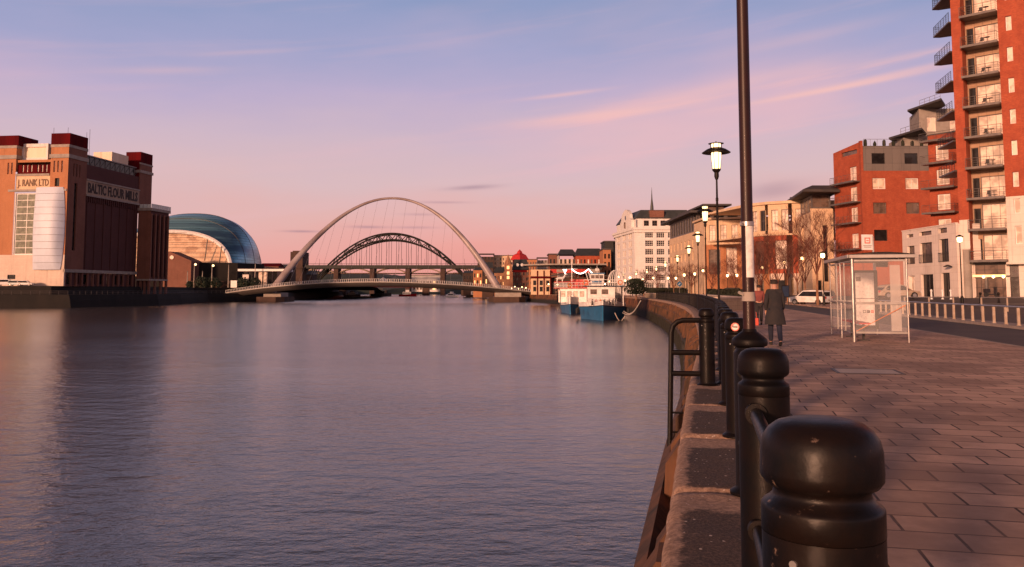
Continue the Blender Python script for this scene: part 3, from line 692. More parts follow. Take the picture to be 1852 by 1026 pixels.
# ---------------------------------------------------------------- guard rails
gr = thing('guard_rail', 'long low guard rail of pale square posts and one steel rail beside the road', 'guard rail')
pts = []
for i in range(-8, 15):
    Y = 52.3 - 1.36 * i; X = interp(K2, Y) + .35
    pts.append(Vector((X, Y, .80)))
    b = MB(); b.box(-.055, .055, -.04, .04, -.02, .76); b.box(-.08, .08, -.06, .06, -.02, .03); b.build('post', 'post_cream', gr, loc=(X, Y, 0), rz=-math.atan(.2))
MB().tube(pts, .038, 8).build('top_rail', 'steel_rail', gr, True)
for k, (Y, X0, X1, lab) in enumerate(((70, 33.0, 37.6, 'short grey guard rail far side of the road in front of the low white building'), (66, 37.2, 62, 'further grey guard rail in front of the brick tower entrance'))):
    g2 = thing('guard_rail', lab, 'guard rail', (0, Y, 0)); x = X0
    while x <= X1:
        b = MB(); b.box(x - .05, x + .05, -.04, .04, -.15, .95); b.build('post', 'post_cream', g2); x += 2.05
    MB().tube([(X0, 0, .96), (X1, 0, .96)], .045, 8).build('top_rail', 'steel_rail', g2, True)
    MB().tube([(X0, 0, .45), (X1, 0, .45)], .018, 6).build('mid_rail', 'steel_rail', g2, True)
# low stone wall behind the railing, far along the promenade
lw = thing('parapet_wall', 'low sandstone parapet wall with pale coping behind the far bollards', 'wall')
pw = [(15.2, 62), (18.2, 66), (21.8, 88), (25.5, 112), (28.0, 140), (29, 180)]
b = MB(); bc = MB()
for (x0, y0), (x1, y1) in zip(pw, pw[1:]):
    d = Vector((x1 - x0, y1 - y0, 0)).normalized(); n = Vector((d.y, -d.x, 0)) * .17; n2 = n * 1.35
    a, c = Vector((x0, y0, 0)), Vector((x1, y1, 0))
    for bb, nn, z0, z1 in ((b, n, 0, .92), (bc, n2, .92, 1.03)):
        q = [a - nn, a + nn, c + nn, c - nn]
        bb.prism([(v.x, v.y) for v in q], z0, z1)
b.build('wall_body', 'stone_parapet', lw); bc.build('coping', 'pale_stone', lw)
# ---------------------------------------------------------------- bare trees
def make_tree(seed, H=8.5, label='', depth=6):
    rn = random.Random(seed); t = thing('bare_tree', label, 'tree', group='bare winter trees along the far pavement')
    tk = MB(); cr = MB(); h0 = 2.3 + rn.random() * .4
    tk.tube([(0, 0, -.2), (.01, 0, .1), (.03, .02, h0 * .5), (0, .03, h0), (.02, 0, h0 + .7)], [.16, .12, .10, .085, .07], 8)
    def br(p, d, ln, r, k):
        n = 3; pts = [p]; dd = d
        for i in range(n):
            dd = (dd + Vector((rn.uniform(-.16, .16), rn.uniform(-.16, .16), rn.uniform(-.03, .14)))).normalized()
            pts.append(pts[-1] + dd * ln / n)
        cr.tube(pts, [r, r * .88, r * .76, r * .62], 5 if k > 3 else 3, caps=False)
        if k == 0: return
        m = (3 if rn.random() < .6 else 2) if k > 1 else 4
        for i in range(m):
            a = rn.uniform(0, 6.28); sp = rn.uniform(.35, .8)
            v = Vector((math.cos(a), math.sin(a), rn.uniform(-.1, .5)))
            nd = (dd * (1.1 - sp * .5) + v * sp).normalized()
            q = pts[1 + (i % 3)] if i else pts[-1]
            br(q, nd, ln * rn.uniform(.6, .82), max(.0085, r * .58), k - 1)
    for i in range(5):
        a = i * 1.257 + rn.uniform(-.4, .4); d = Vector((math.cos(a) * .55, math.sin(a) * .55, 1)).normalized()
        br(Vector((0, 0, h0 - .3 + i * .18)), d, H * .26, .055, depth - 1)
    br(Vector((0, 0, h0 + .5)), Vector((0, 0, 1)), H * .26, .06, depth - 1)
    tk.build('trunk', 'bark', t, True); cr.build('crown', 'twigs', t)
    return t
tr0 = make_tree(1, 8.4); tr1 = make_tree(2, 8.0); tr2 = make_tree(5, 7.5)
tl = ['bare tree standing left of the people, thin trunk', 'bare tree directly above the walking people', 'bare tree just right of the walking people', 'bare tree beside the dark notice board', 'bare tree in front of the rounded orange building corner',
      'bare tree before the sandstone building doorway', 'bare tree between the white car and the notice board', 'large bare tree left of the bus shelter above the white car', 'bare tree touching the left edge of the bus shelter']
near_trees = [(1353, 118), (1372, 108), (1392, 112), (1405, 100), (1423, 106), (1441, 96), (1455, 104), (1477, 86), (1510, 96)]
protos = [tr0, tr1, tr2]; used = [False] * 3
def put_tree(i, x, y, label, sc=1.0, grp=None):
    k = i % 3; z = gz(x, y) - .02
    if not used[k]: o = protos[k]; used[k] = True; o.location = (x, y, z); o.rotation_euler = (0, 0, i * 1.3)
    else: o = copy_tree(protos[k], (x, y, z), i * 1.3)
    o['label'] = label; o.scale = (sc, sc, sc)
    if grp: o['group'] = grp
for i, (px, Y) in enumerate(near_trees): put_tree(i, ax(px, Y), Y, tl[i], 1.0 + .12 * math.sin(i * 2.1) + (.12 if i == 7 else 0))
for i in range(14):
    Y = 122 + i * 9; x = interp(K2, Y) + 1.2 + (i % 2) * 2.0
    put_tree(i + 1, x, Y, 'small bare reddish tree in the far row under the columned office buildings', .82 + .1 * math.sin(i * 3.3), 'far row of bare trees')
# hedges
for i, (x0, x1, Y, h, l) in enumerate(((ax(1278, 118), ax(1345, 118), 118, 1.7, 'long dark clipped hedge behind the stone parapet wall'), (ax(1168, 200), ax(1240, 200), 200, 2.2, 'dark far hedge below the white building'))):
    b = MB(); rn = random.Random(i)
    for k in range(2600):
        p = Vector((rn.uniform(x0, x1), Y + rn.uniform(-.7, .7), gz(x0, Y) + rn.uniform(0, h))); s_ = .16
        a = Vector((rn.uniform(-1, 1), rn.uniform(-1, 1), rn.uniform(-1, 1))).normalized() * s_; c = a.orthogonal().normalized() * s_
        b.quad(p - a, p - c, p + a, p + c)
    b.box(x0 + .1, x1 - .1, Y - .55, Y + .55, 0, h * .92); o = b.build('hedge', 'hedge'); tag(o, l, 'hedge')
# ---------------------------------------------------------------- people
def skin(name, pts, edges, rad, mt, parent, sub=1):
    me = bpy.data.meshes.new(name); me.from_pydata([tuple(p) for p in pts], edges, []); me.materials.append(M[mt])
    o = bpy.data.objects.new(name, me); C.objects.link(o); o.parent = parent
    md = o.modifiers.new('Skin', 'SKIN'); md.use_smooth_shade = True
    for i, r in enumerate(rad):
        r2 = r if hasattr(r, '__len__') else (r, r)
        me.skin_vertices[0].data[i].radius = r2; me.skin_vertices[0].data[i].use_root = (i == 0)
    s_ = o.modifiers.new('Subdivision', 'SUBSURF'); s_.levels = sub; s_.render_levels = sub
    return o
def person(label, loc, rz, top, bottom, long_coat=False, lead=1, hood=False, sc=1.0):
    t = thing('person', label, 'person', loc, rz); t.scale = (sc,) * 3   # faces -y locally before rotation
    st_ = .26 * lead
    J = dict(pel=(0, 0, .95), sp=(0, .0, 1.15), ch=(0, 0, 1.36), nk=(0, -.005, 1.50), hd=(0, -.02, 1.58), ht=(0, -.02, 1.70),
             hl=(.09, 0, .90), kl=(.10, -st_ * .5 - .05, .50), al=(.10, -st_ + .06, .09), tl=(.10, -st_ - .10, .04),
             hr=(-.09, 0, .90), kr=(-.10, st_ * .35 - .04, .50), ar=(-.10, st_ + .08, .12), tr=(-.10, st_ - .06, .03),
             sl=(.17, 0, 1.43), el=(.23, .09 * lead + .03, 1.16), wl=(.23, .02, .93), sr=(-.17, 0, 1.43), er=(-.23, -.02, 1.16), wr=(-.22, -.13, .95))
    K = list(J); P = [J[k] for k in K]; ix = {k: i for i, k in enumerate(K)}
    Ed = [('pel', 'sp'), ('sp', 'ch'), ('ch', 'nk'), ('nk', 'hd'), ('hd', 'ht'), ('pel', 'hl'), ('hl', 'kl'), ('kl', 'al'), ('al', 'tl'), ('pel', 'hr'), ('hr', 'kr'), ('kr', 'ar'), ('ar', 'tr'), ('ch', 'sl'), ('sl', 'el'), ('el', 'wl'), ('ch', 'sr'), ('sr', 'er'), ('er', 'wr')]
    rd = dict(pel=.11, sp=.11, ch=.12, nk=.055, hd=.085, ht=.075, hl=.085, kl=.055, al=.038, tl=.035, hr=.085, kr=.055, ar=.038, tr=.035, sl=.055, el=.04, wl=.027, sr=.055, er=.04, wr=.027)
    Ei = [(ix[a], ix[c]) for a, c in Ed]; rr = [rd[k] for k in K]
    for s_, w in ((1, 'wl'), (-1, 'wr')):   # palms and five fingers each
        wv = Vector(J[w]); pi = len(P); P.append(tuple(wv + Vector((0, -.02, -.08)))); rr.append(.026); Ei.append((ix[w], pi))
        for f, (dy, ln, dx) in enumerate(((-.05, .05, -.01), (-.03, .085, 0), (-.01, .095, 0), (.01, .088, 0), (.028, .068, 0))):
            i0 = len(P); o0 = -.03 if f == 0 else -.075
            P.append(tuple(wv + Vector((dx * s_, dy - .02, o0 - ln * .55)))); P.append(tuple(wv + Vector((dx * s_ - .015 * s_, dy - .03, o0 - ln)))); rr += [.009, .008]; Ei += [(pi, i0), (i0, i0 + 1)]
    skin('body', P, Ei, rr, 'skin', t, 2)
    Kt = ['pel', 'hl', 'kl', 'al', 'hr', 'kr', 'ar']; ti = {k: i for i, k in enumerate(Kt)}
    skin('trousers', [J[k] for k in Kt], [(ti[a], ti[c]) for a, c in (('pel', 'hl'), ('hl', 'kl'), ('kl', 'al'), ('pel', 'hr'), ('hr', 'kr'), ('kr', 'ar'))], [.13, .105, .078, .062, .105, .078, .062], bottom, t, 2)
    Kj = ['ch', 'sp', 'pel', 'sl', 'el', 'wl', 'sr', 'er', 'wr', 'nk']; ji = {k: i for i, k in enumerate(Kj)}
    skin('jacket', [J[k] for k in Kj], [(ji[a], ji[c]) for a, c in (('ch', 'sp'), ('sp', 'pel'), ('ch', 'sl'), ('sl', 'el'), ('el', 'wl'), ('ch', 'sr'), ('sr', 'er'), ('er', 'wr'), ('ch', 'nk'))], [(.17, .13), (.16, .125), (.165, .135), .075, .06, .045, .075, .06, .045, .07], top, t, 2)
    if long_coat:
        b = MB(); P2 = []
        for z, rx, ry in ((.56, .27, .24), (.75, .25, .22), (1.0, .20, .165), (1.2, .185, .15), (1.38, .19, .14), (1.47, .09, .08)):
            P2.append([(rx * math.cos(a) * (1 + .04 * math.sin(5 * a)), ry * math.sin(a) * (1 + .04 * math.sin(5 * a)), z) for a in [k * math.pi / 12 for k in range(24)]])
        b.grid(P2, closeu=True); b.build('coat', top, t, True, ang=80)
    for k in ('l', 'r'):
        a, c = Vector(J['a' + k]), Vector(J['t' + k])
        b = MB(); b.tube([a + Vector((0, .05, -.05)), a + Vector((0, 0, -.03)), c + Vector((0, .03, .005)), c + Vector((0, -.04, 0))], [.035, .048, .042, .025], 10); b.build('shoe', 'rubber', t, True)
    b = MB(); P2 = []
    for i in range(9):
        th_ = i / 8 * 1.62; P2.append([(math.sin(th_) * .098 * math.cos(a), .012 + math.sin(th_) * .108 * math.sin(a) , 1.645 + .118 * math.cos(th_) - (.06 if (i > 5 and math.sin(a) < -.2) else 0) * -1) for a in [k * math.pi / 10 for k in range(20)]])
    b.grid(P2, closeu=True); b.build('hair' if not hood else 'hood', 'hair' if not hood else top, t, True, ang=80)
    for x in (-.032, .032):
        b = MB(); b.lathe([(.001, -.010), (.009, -.005), (.009, .005), (.001, .010)], 8, o=(x, -.10, 1.645)); b.build('eye', 'letter_dark', t, True)
    b = MB(); b.tube([(0, -.095, 1.645), (0, -.128, 1.605), (0, -.10, 1.60)], [.008, .016, .012], 6); b.build('nose', 'skin', t, True)
    return t
person('person in a long dark coat walking away along the paving beside the lamp post', (ax(1399, 22.9), 22.9, 0), math.pi - .22, 'cloth_dark', 'cloth_navy', True, 1, sc=1.03)
person('person in a rust red jacket and dark trousers walking ahead of the long coat', (ax(1371, 36.5), 36.5, 0), math.pi - .2, 'cloth_red', 'cloth_dark', False, -1)
bg_ = thing('shopping_bag', 'bright red bag hanging low beside the person in the rust red jacket', 'bag', (ax(1363, 35.9), 35.9, .02))
b = MB(); b.prism([(-.13, -.06), (.13, -.06), (.11, .06), (-.11, .06)], 0, .3); b.build('bag_body', 'red_sticker', bg_)
b = MB(); b.tube([(-.08, 0, .3), (-.05, 0, .56), (.05, 0, .56), (.08, 0, .3)], .01, 6); b.build('handle', 'red_sticker', bg_)
# ---------------------------------------------------------------- vehicles
def car(label, x, y, z, rz, paint, kind='suv', grp=None):
    t = thing('parked_car', label, 'car', (x, y, z), rz, grp)
    L_, Wd = (4.5, 1.85) if kind != 'van' else (5.2, 2.0); Hh = {'suv': 1.68, 'car': 1.45, 'van': 2.1}[kind]
    hb = Hh * .56
    if kind == 'van': top = [(-.47, hb), (-.46, Hh * .96), (-.2, Hh), (.2, Hh), (.33, hb * 1.05)]
    elif kind == 'suv': top = [(-.49, hb), (-.44, Hh * .95), (-.1, Hh), (.12, Hh * .96), (.27, hb * 1.06)]
    else: top = [(-.44, hb), (-.3, Hh * .93), (-.05, Hh), (.1, Hh * .95), (.27, hb * 1.05)]
    low = [(-.5, .35), (-.5, hb * .75)] ; prof = [(-.495, .3), (-.5, hb * .8)] + top + [(.46, hb * .92), (.5, hb * .7), (.5, .3)]
    n = len(prof); b = MB(); P = []
    for s_, wk in ((-1, 1), (1, 1)):
        r = []
        for u, zz in prof:
            w = Wd / 2 * (1 - .22 * max(0, (zz - hb) / (Hh - hb))) * (1 - .10 * max(0, abs(u) - .4) / .1)
            r.append((u * L_, s_ * w, zz))
        P.append(r)
    o = len(b.v); b.v += P[0] + P[1]
    b.f += [tuple(range(n)), tuple(range(2 * n - 1, n - 1, -1))] + [(i, i + n, (i + 1) % n + n, (i + 1) % n) for i in range(n)]; b.m += [0] * (n + 2)
    body = b.build('body', paint, t)
    md = body.modifiers.new('Bevel', 'BEVEL'); md.width = .06; md.segments = 2
    # glazing
    for s_ in (-1, 1):
        b = MB(); q = [top[0], top[1], top[-2], top[-1]]; pts = []
        for u, zz in ((top[0][0] + .04, hb + .03), (top[1][0] + .02, Hh * .9), (top[-2][0] - .01, Hh * .9), (top[-1][0] - .04, hb + .05)):
            w = Wd / 2 * (1 - .22 * max(0, (zz - hb) / (Hh - hb))) + .006; pts.append((u * L_, s_ * w, zz))
        b.add(pts, [(0, 1, 2, 3)]); b.build('side_window', 'glass_dark', t)
    for (a, c) in ((top[0], top[1]), (top[-1], top[-2])):
        b = MB(); sg = -1 if a[0] < 0 else 1; w = Wd / 2 * .86
        b.add([(a[0] * L_ + sg * .01, -w, a[1] + .05), (a[0] * L_ + sg * .01, w, a[1] + .05), (c[0] * L_ + sg * .012, w * .88, c[1] - .05), (c[0] * L_ + sg * .012, -w * .88, c[1] - .05)], [(0, 1, 2, 3)]); b.build('windscreen' if sg > 0 else 'rear_window', 'glass_dark', t)
    for u in (-.31, .32):
        for s_ in (-1, 1):
            w = MB().tube([(u * L_, s_ * (Wd / 2 - .2), .33), (u * L_, s_ * (Wd / 2 + .015), .33)], .33, 18).build('wheel', 'rubber', t, True)
            MB().tube([(u * L_, s_ * (Wd / 2), .33), (u * L_, s_ * (Wd / 2 + .025), .33)], .2, 12).build('rim', 'steel_rail', w, True)
    for s_ in (-1, 1):
        MB().box(.485 * L_, .503 * L_, s_ * Wd * .36 - .16, s_ * Wd * .36 + .16, hb * .72, hb * .88).build('headlight', 'light_glass', t)
        MB().box(-.503 * L_, -.485 * L_, s_ * Wd * .38 - .1, s_ * Wd * .38 + .1, hb * .75, hb * 1.0).build('tail_light', 'red_paint', t)
    MB().box(-.506 * L_, -.49 * L_, -.26, .26, .5, .62).build('number_plate', 'post_cream', t)
    return t
def gcar(label, px, Y, rz, paint, kind): x = ax(px, Y); return car(label, x, Y, gz(x, Y) - .1 , rz, paint, kind)
gcar('white off-roader parked between bare trees left of the bus shelter', 1464, 94, R(130), 'white_paint', 'suv')
gcar('dark car parked beside the white off-roader', 1492, 98, R(75), 'dark_metal', 'car')
gcar('pale orange lit estate car parked behind the bus shelter', 1618, 84, R(8), 'post_cream', 'car')
gcar('dark van parked in front of the low hedge', 1325, 135, R(60), 'dark_metal', 'van')
def southcar(label, px, rz, k, p): x = ax(px, 261.5); car(label, x, 261.5, 3.06, rz, p, k)
southcar('white van parked at the foot of the old mill, nearest the picture edge', 12, R(12), 'van', 'white_paint')
southcar('pale car parked between two vans at the foot of the mill', 31, R(5), 'suv', 'light_glass')
southcar('white van with orange side parked nearest the corner of the mill', 48, R(8), 'suv', 'white_paint')
# scooter at the tower entrance
sc_ = thing('motor_scooter', 'dark motor scooter parked by the glass entrance of the brick tower', 'scooter', (ax(1790, 84), 84, .85), R(100))
for y in (-.6, .6): MB().tube([(-.05, y, .25), (.05, y, .25)], .25, 14).build('wheel', 'rubber', sc_, True)
b = MB(); b.prism([(-.15, .2), (.15, .2), (.18, .75), (-.18, .75)], .45, .85); b.prism([(-.14, -.3), (.14, -.3), (.14, .25), (-.14, .25)], .22, .34); b.prism([(-.2, -.55), (.2, -.55), (.16, -.42), (-.16, -.42)], .3, 1.0); b.build('body', 'dark_metal', sc_)
MB().tube([(-.3, -.42, 1.02), (0, -.48, 1.05), (.3, -.42, 1.02)], .02, 6).build('handlebar', 'dark_metal', sc_, True)
# small bollards near entrance
for px, Y, mt, l in ((1770, 80, 'far_black', 'small dark bollard left of the tower entrance'), (1803, 80, 'far_black', 'small dark bollard right of the tower entrance'), (1682, 84, 'white_paint', 'short white bollard before the low white building, left one'), (1702, 84, 'white_paint', 'short white bollard before the low white building, middle one'), (1717, 84, 'white_paint', 'short white bollard before the low white building, right one')):
    x = ax(px, Y); o = thing('small_bollard', l, 'bollard', (x, Y, gz(x, Y) - .17))
    MB().lathe([(.16, 0), (.10, .08), (.08, .75)], 12).build('post', mt, o, True); MB().lathe([(.08, .75), (.12, .82), (.11, .95), (.02, 1.02)], 12).build('cap', mt, o, True)
# notice board
nb = thing('notice_board', 'tall dark notice board on two legs among the tree trunks', 'notice board', (ax(1419, 92), 92, gz(ax(1419, 92), 92)))
b = MB(); b.box(-.42, .42, -.05, .05, .75, 2.1); b.build('board', 'far_black', nb); b = MB(); b.box(-.36, .36, -.06, -.052, .85, 2.0); b.build('panel_face', 'dark_blue', nb)
for x in (-.3, .3): MB().tube([(x, 0, -.1), (x, 0, .76)], .04, 6).build('leg', 'far_black', nb)
# street lamps on the town side
def street_lamp(px, Y, ytop, label, grp=None, H=None, globe=False, z0=None):
    x = ax(px, Y); z0 = gz(x, Y) if z0 is None else z0; H = az(ytop, Y) - z0
    t = thing('street_lamp', label, 'street lamp', (x, Y, z0), 0, grp)
    MB().lathe([(.14, -.1), (.14, .9), (.06, 1.0), (.045, H - .7)], 8).build('pole', 'far_black', t, True)
    h = MB().lathe([(.05, H - .7), (.14, H - .6), (.20, H - .25), (.19, H - .2)], 12).build('lantern', 'lamp_lit' if not globe else 'small_glow', t, True); MB().lathe([(.19, H - .62), (.21, H - .4), (.205, H - .3)], 10).build('bulb', 'small_glow', h, True)
    MB().lathe([(.34, H - .2), (.26, H - .1), (.05, H)], 12).build('cap', 'far_black', h, True)
    return t
street_lamp(1737, 74, 425, 'lit street lamp before the grey column of the brick tower')
street_lamp(1488, 84, 455, 'lit street lamp left of the bus shelter with a dark thick base')
street_lamp(1450, 112, 462, 'lit street lamp among bare trees before the sandstone building')
street_lamp(1418, 130, 470, 'small lit street lamp over the notice board'); street_lamp(1378, 150, 480, 'small lit street lamp seen above the walking people')
sl = None
for px, Y, yt in ((1332, 150, 494), (1315, 160, 495), (1237, 170, 494), (1222, 180, 500), (1208, 190, 500), (1181, 215, 500), (1162, 232, 503), (1149, 240, 506), (1256, 165, 492), (1271, 160, 486), (1143, 246, 513)):
    t = street_lamp(px, Y, yt, 'tiny warm street lamp glowing far along the quay road', 'tiny far street lamps', globe=True)
# blue round road sign and traffic signal
rs = thing('road_sign', 'blue round road sign on a post by the far quay road', 'road sign', (ax(1228, 150), 150, 0))
MB().tube([(0, 0, 0), (0, 0, 3.0)], .05, 6).build('post', 'grey_metal', rs); b = MB(); b.tube([(0, -.09, 2.7), (0, -.06, 2.7)], .45, 16); b.build('plate', 'blue_paint', rs)
b = MB(); b.tube([(-.2, -.1, 2.5), (.15, -.1, 2.85)], .05, 6); b.build('arrow', 'white_paint', rs)
# ---------------------------------------------------------------- building kit
WCACHE = {}
def win_mesh(w, h, style):
    key = (round(w, 2), round(h, 2), style)
    if key in WCACHE: return WCACHE[key]
    nx_, nz_, fm, gm, fw = STY[style]
    b = MB(); fr = min(fw, w * .12)
    b.box(0, w, 0, .07, 0, fr); b.box(0, w, 0, .07, h - fr, h); b.box(0, fr, 0, .07, fr, h - fr); b.box(w - fr, w, 0, .07, fr, h - fr)
    mw = fr * .55
    for i in range(1, nx_): x = w * i / nx_; b.box(x - mw / 2, x + mw / 2, .008, .062, fr, h - fr)
    for i in range(1, nz_): z = h * i / nz_; b.box(fr, w - fr, .012, .058, z - mw / 2, z + mw / 2)
    o = b.build('window', fm); p = MB().quad((fr / 2, .04, fr / 2), (w - fr / 2, .04, fr / 2), (w - fr / 2, .04, h - fr / 2), (fr / 2, .04, h - fr / 2)).build('pane', gm)
    me1, me2 = o.data, p.data; bpy.data.objects.remove(o); bpy.data.objects.remove(p)
    WCACHE[key] = (me1, me2); return WCACHE[key]
STY = {'sash': (2, 2, 'grey_metal', 'glass_dark', .09), 'triple': (3, 2, 'dark_metal', 'glass_dark', .08), 'plain': (1, 1, 'dark_metal', 'glass_dark', .07), 'bright': (3, 1, 'grey_metal', 'glass_bright', .08),
       'brightt': (3, 2, 'grey_metal', 'glass_bright', .08), 'white': (2, 1, 'white_paint', 'glass_bright', .12), 'shop': (3, 2, 'dark_metal', 'glass_mid', .08), 'mid': (2, 2, 'grey_metal', 'glass_mid', .08),
       'gallery': (2, 9, 'white_paint', 'glass_gallery', .28), 'narrow': (1, 1, 'white_paint', 'glass_bright', .10), 'lit': (2, 2, 'dark_metal', 'warm_window', .1), 'arched': (2, 3, 'grey_metal', 'glass_bright', .09), 'tiny': (1, 1, 'dark_metal', 'glass_mid', .05), 'curtain': (4, 1, 'grey_metal', 'glass_bright', .08), 'dark': (2, 1, 'grey_metal', 'glass_dark', .06), 'whitebar': (4, 3, 'white_stone', 'glass_dark', .16), 'pair': (2, 2, 'pale_stone', 'glass_mid', .14)}
def facade(bld, wall, p0, d, width, z0, z1, ops, depth=.22, m=0, names=True):
    """wall MB gets a front with real openings; windows become parts of bld. ops: (s0,s1,za,zb,style|None)"""
    dx, dy = d; n_in = (-dy, dx); ang = math.atan2(dy, dx)
    def pt(s_, z, k=0): return (p0[0] + dx * s_ + n_in[0] * k, p0[1] + dy * s_ + n_in[1] * k, z)
    xs = sorted({0.0, round(width, 4)} | {round(o[0], 4) for o in ops} | {round(o[1], 4) for o in ops}); xs = [x for x in xs if 0 <= x <= width]
    zs = sorted({round(z0, 4), round(z1, 4)} | {round(o[2], 4) for o in ops} | {round(o[3], 4) for o in ops}); zs = [z for z in zs if z0 <= z <= z1]
    for i in range(len(xs) - 1):
        for j in range(len(zs) - 1):
            cx, cz = (xs[i] + xs[i + 1]) / 2, (zs[j] + zs[j + 1]) / 2
            if any(o[0] < cx < o[1] and o[2] < cz < o[3] for o in ops): continue
            wall.quad(pt(xs[i], zs[j]), pt(xs[i + 1], zs[j]), pt(xs[i + 1], zs[j + 1]), pt(xs[i], zs[j + 1]), m)
    for o in ops:
        s0, s1, a, c, stl = o[:5]; k = depth if len(o) < 6 else o[5]
        wall.quad(pt(s0, a), pt(s0, a, k + .1), pt(s0, c, k + .1), pt(s0, c), m); wall.quad(pt(s1, a, k + .1), pt(s1, a), pt(s1, c), pt(s1, c, k + .1), m)
        wall.quad(pt(s0, c), pt(s0, c, k + .1), pt(s1, c, k + .1), pt(s1, c), m); wall.quad(pt(s0, a, k + .1), pt(s0, a), pt(s1, a), pt(s1, a, k + .1), m)
        if stl is None:
            wall.quad(pt(s0, a, k + .1), pt(s1, a, k + .1), pt(s1, c, k + .1), pt(s0, c, k + .1), m)
        else:
            m1, m2 = win_mesh(s1 - s0, c - a, stl)
            w = link('window', m1, bld, pt(s0, a, k), ang); link('pane', m2, w)
def rows(s0, ds, n, w, zs, h, style): return [(s0 + i * ds, s0 + i * ds + w, z, z + h, style) for i in range(n) for z in zs]
def bld_thing(name, label, loc=(0, 0, 0), rz=0, group=None, cat='building'): return thing(name, label, cat, loc, rz, group)
def balcony(bld, loc, rz, w, dp, rail_h=1.05, bars=True, slab_m='grey_metal', glass=False, thick=.16):
    t = link('balcony', None, bld, loc, rz)
    b = MB(); b.box(0, w, -dp, 0, -thick, 0); b.box(-.03, w + .03, -dp - .03, -dp + .02, -thick - .05, .06)
    b.build('slab', slab_m, t)
    b = MB()
    for z in ((.25, .5, .75, rail_h) if bars else (rail_h,)):
        r = .03 if z == rail_h else .013
        b.tube([(0, 0, z), (0, -dp + .03, z), (w, -dp + .03, z), (w, 0, z)], r, 5)
    n = max(2, int(w / .95))
    for i in range(n + 1): x = w * i / n; b.tube([(x, -dp + .03, 0), (x, -dp + .03, rail_h)], .022, 5)
    for i in range(int(w / .14)): x = w * i / int(w / .14); 
    b.build('railing', 'grey_metal', t)
    return t
# ---------------------------------------------------------------- brick tower (right edge)
G8 = .68
c45 = math.sqrt(.5)
TW = bld_thing('brick_tower', 'tall orange brick apartment tower with stacked balconies at the right edge')
TX, TY = 51.4, 95.0
FH = 3.52; zb = [4.9 + i * FH for i in range(0, 12)]      # balcony floor levels
topz = 44.0
def tw(s_, k=0): return (TX + s_ * c45 + k * c45, TY - s_ * c45 + k * c45)   # s along face, k into the building
w = MB(); wp_ = MB(); bay = MB(); dA = (c45, -c45)
S0, S1, S2, S3 = 0.0, 1.05, 4.85, 6.7
PZ = 11.9     # top of pale podium
# pier left of bay
facade(TW, w, tw(0), dA, S1, 9.6, topz, [])
w.quad((*tw(0), 9.6), (*tw(0), topz), (*tw(0, 3), topz), (*tw(0, 3), 9.6)); w.quad((*tw(S1), 4.9), (*tw(S1, 1.5), 4.9), (*tw(S1, 1.5), topz), (*tw(S1), topz)); w.quad((*tw(S2, 1.5), 4.9), (*tw(S2), 4.9), (*tw(S2), topz), (*tw(S2, 1.5), topz))
facade(TW, wp_, tw(0), dA, S1, 6.2, 9.597, []); wp_.quad((*tw(-.06, -.06), 9.597), (*tw(S1 + .02, -.06), 9.597), (*tw(S1 + .02, .3), 9.597), (*tw(-.06, .3), 9.597))
wp_.quad((*tw(0), 6.2), (*tw(0), 9.6), (*tw(0, 2), 9.6), (*tw(0, 2), 6.2)); wp_.quad((*tw(0), 6.2), (*tw(0, 2), 6.2), (*tw(S1, 2), 6.2), (*tw(S1), 6.2))
# recessed bay wall
ops = []
for i, z in enumerate(zb):
    hh_ = 2.75 if i >= 2 else 2.95
    if z + hh_ < topz: ops.append((.95, 3.7, z + .05, z + (2.6 if i >= 2 else 2.95), 'brightt' if i < 2 else ('bright', 'brightt', 'bright', 'curtain')[i % 4])); ops.append((.12, .85, z + .05, z + 2.5, 'plain'))
facade(TW, bay, tw(S1, 1.5), dA, S2 - S1, 4.9, topz, ops, depth=.12)
# ground floor entrance in the bay
ent = MB(); facade(TW, ent, tw(S1 - .9, 1.0), dA, 5.4, G8 - .4, 4.7, [(.7, 2.0, .75, 3.0, 'shop'), (2.2, 4.5, .75, 3.0, 'shop'), (.7, 4.5, 3.2, 4.5, 'shop')], depth=.1); ent.build('entrance_wall', 'grey_metal', TW)
b = MB(); b.add([(*tw(S1 - .5, .9), 3.06), (*tw(S2 - .6, .9), 3.06), (*tw(S2 - .6, .9), 3.3), (*tw(S1 - .5, .9), 3.3)], [(0, 1, 2, 3)]); b.build('lit_strip', 'warm_window', TW)
for i in (1, 2, 3):
    q = tw(S1 + i * 1.0, .8); MB().lathe([(.02, 2.9), (.13, 2.98), (.13, 3.12), (.02, 3.2)], 10, o=(q[0], q[1], 0)).build('entrance_lamp', 'small_glow', TW, True)
# brick right of the bay with small windows
ops = []
for z in [zz + 1.0 for zz in zb[2:]]: 
    if z + 1.6 < topz: ops.append((.75, 1.35, z, z + 1.65, 'narrow'))
facade(TW, w, tw(S2), dA, S3 - S2, PZ, topz, ops)
facade(TW, wp_, tw(S2, -.04), dA, S3 - S2, 4.4, PZ, [(.75, 1.45, 6.6, 8.6, 'narrow'), (.75, 1.4, 10.0, 11.6, 'narrow')])
wp_.quad((*tw(S2, 1.5), 4.4), (*tw(S2, -.04), 4.4), (*tw(S2, -.04), PZ), (*tw(S2, 1.5), PZ))
wp_.quad((*tw(S2, -.12), PZ), (*tw(S3 + .1, -.12), PZ), (*tw(S3, .4), PZ), (*tw(S2, .4), PZ))
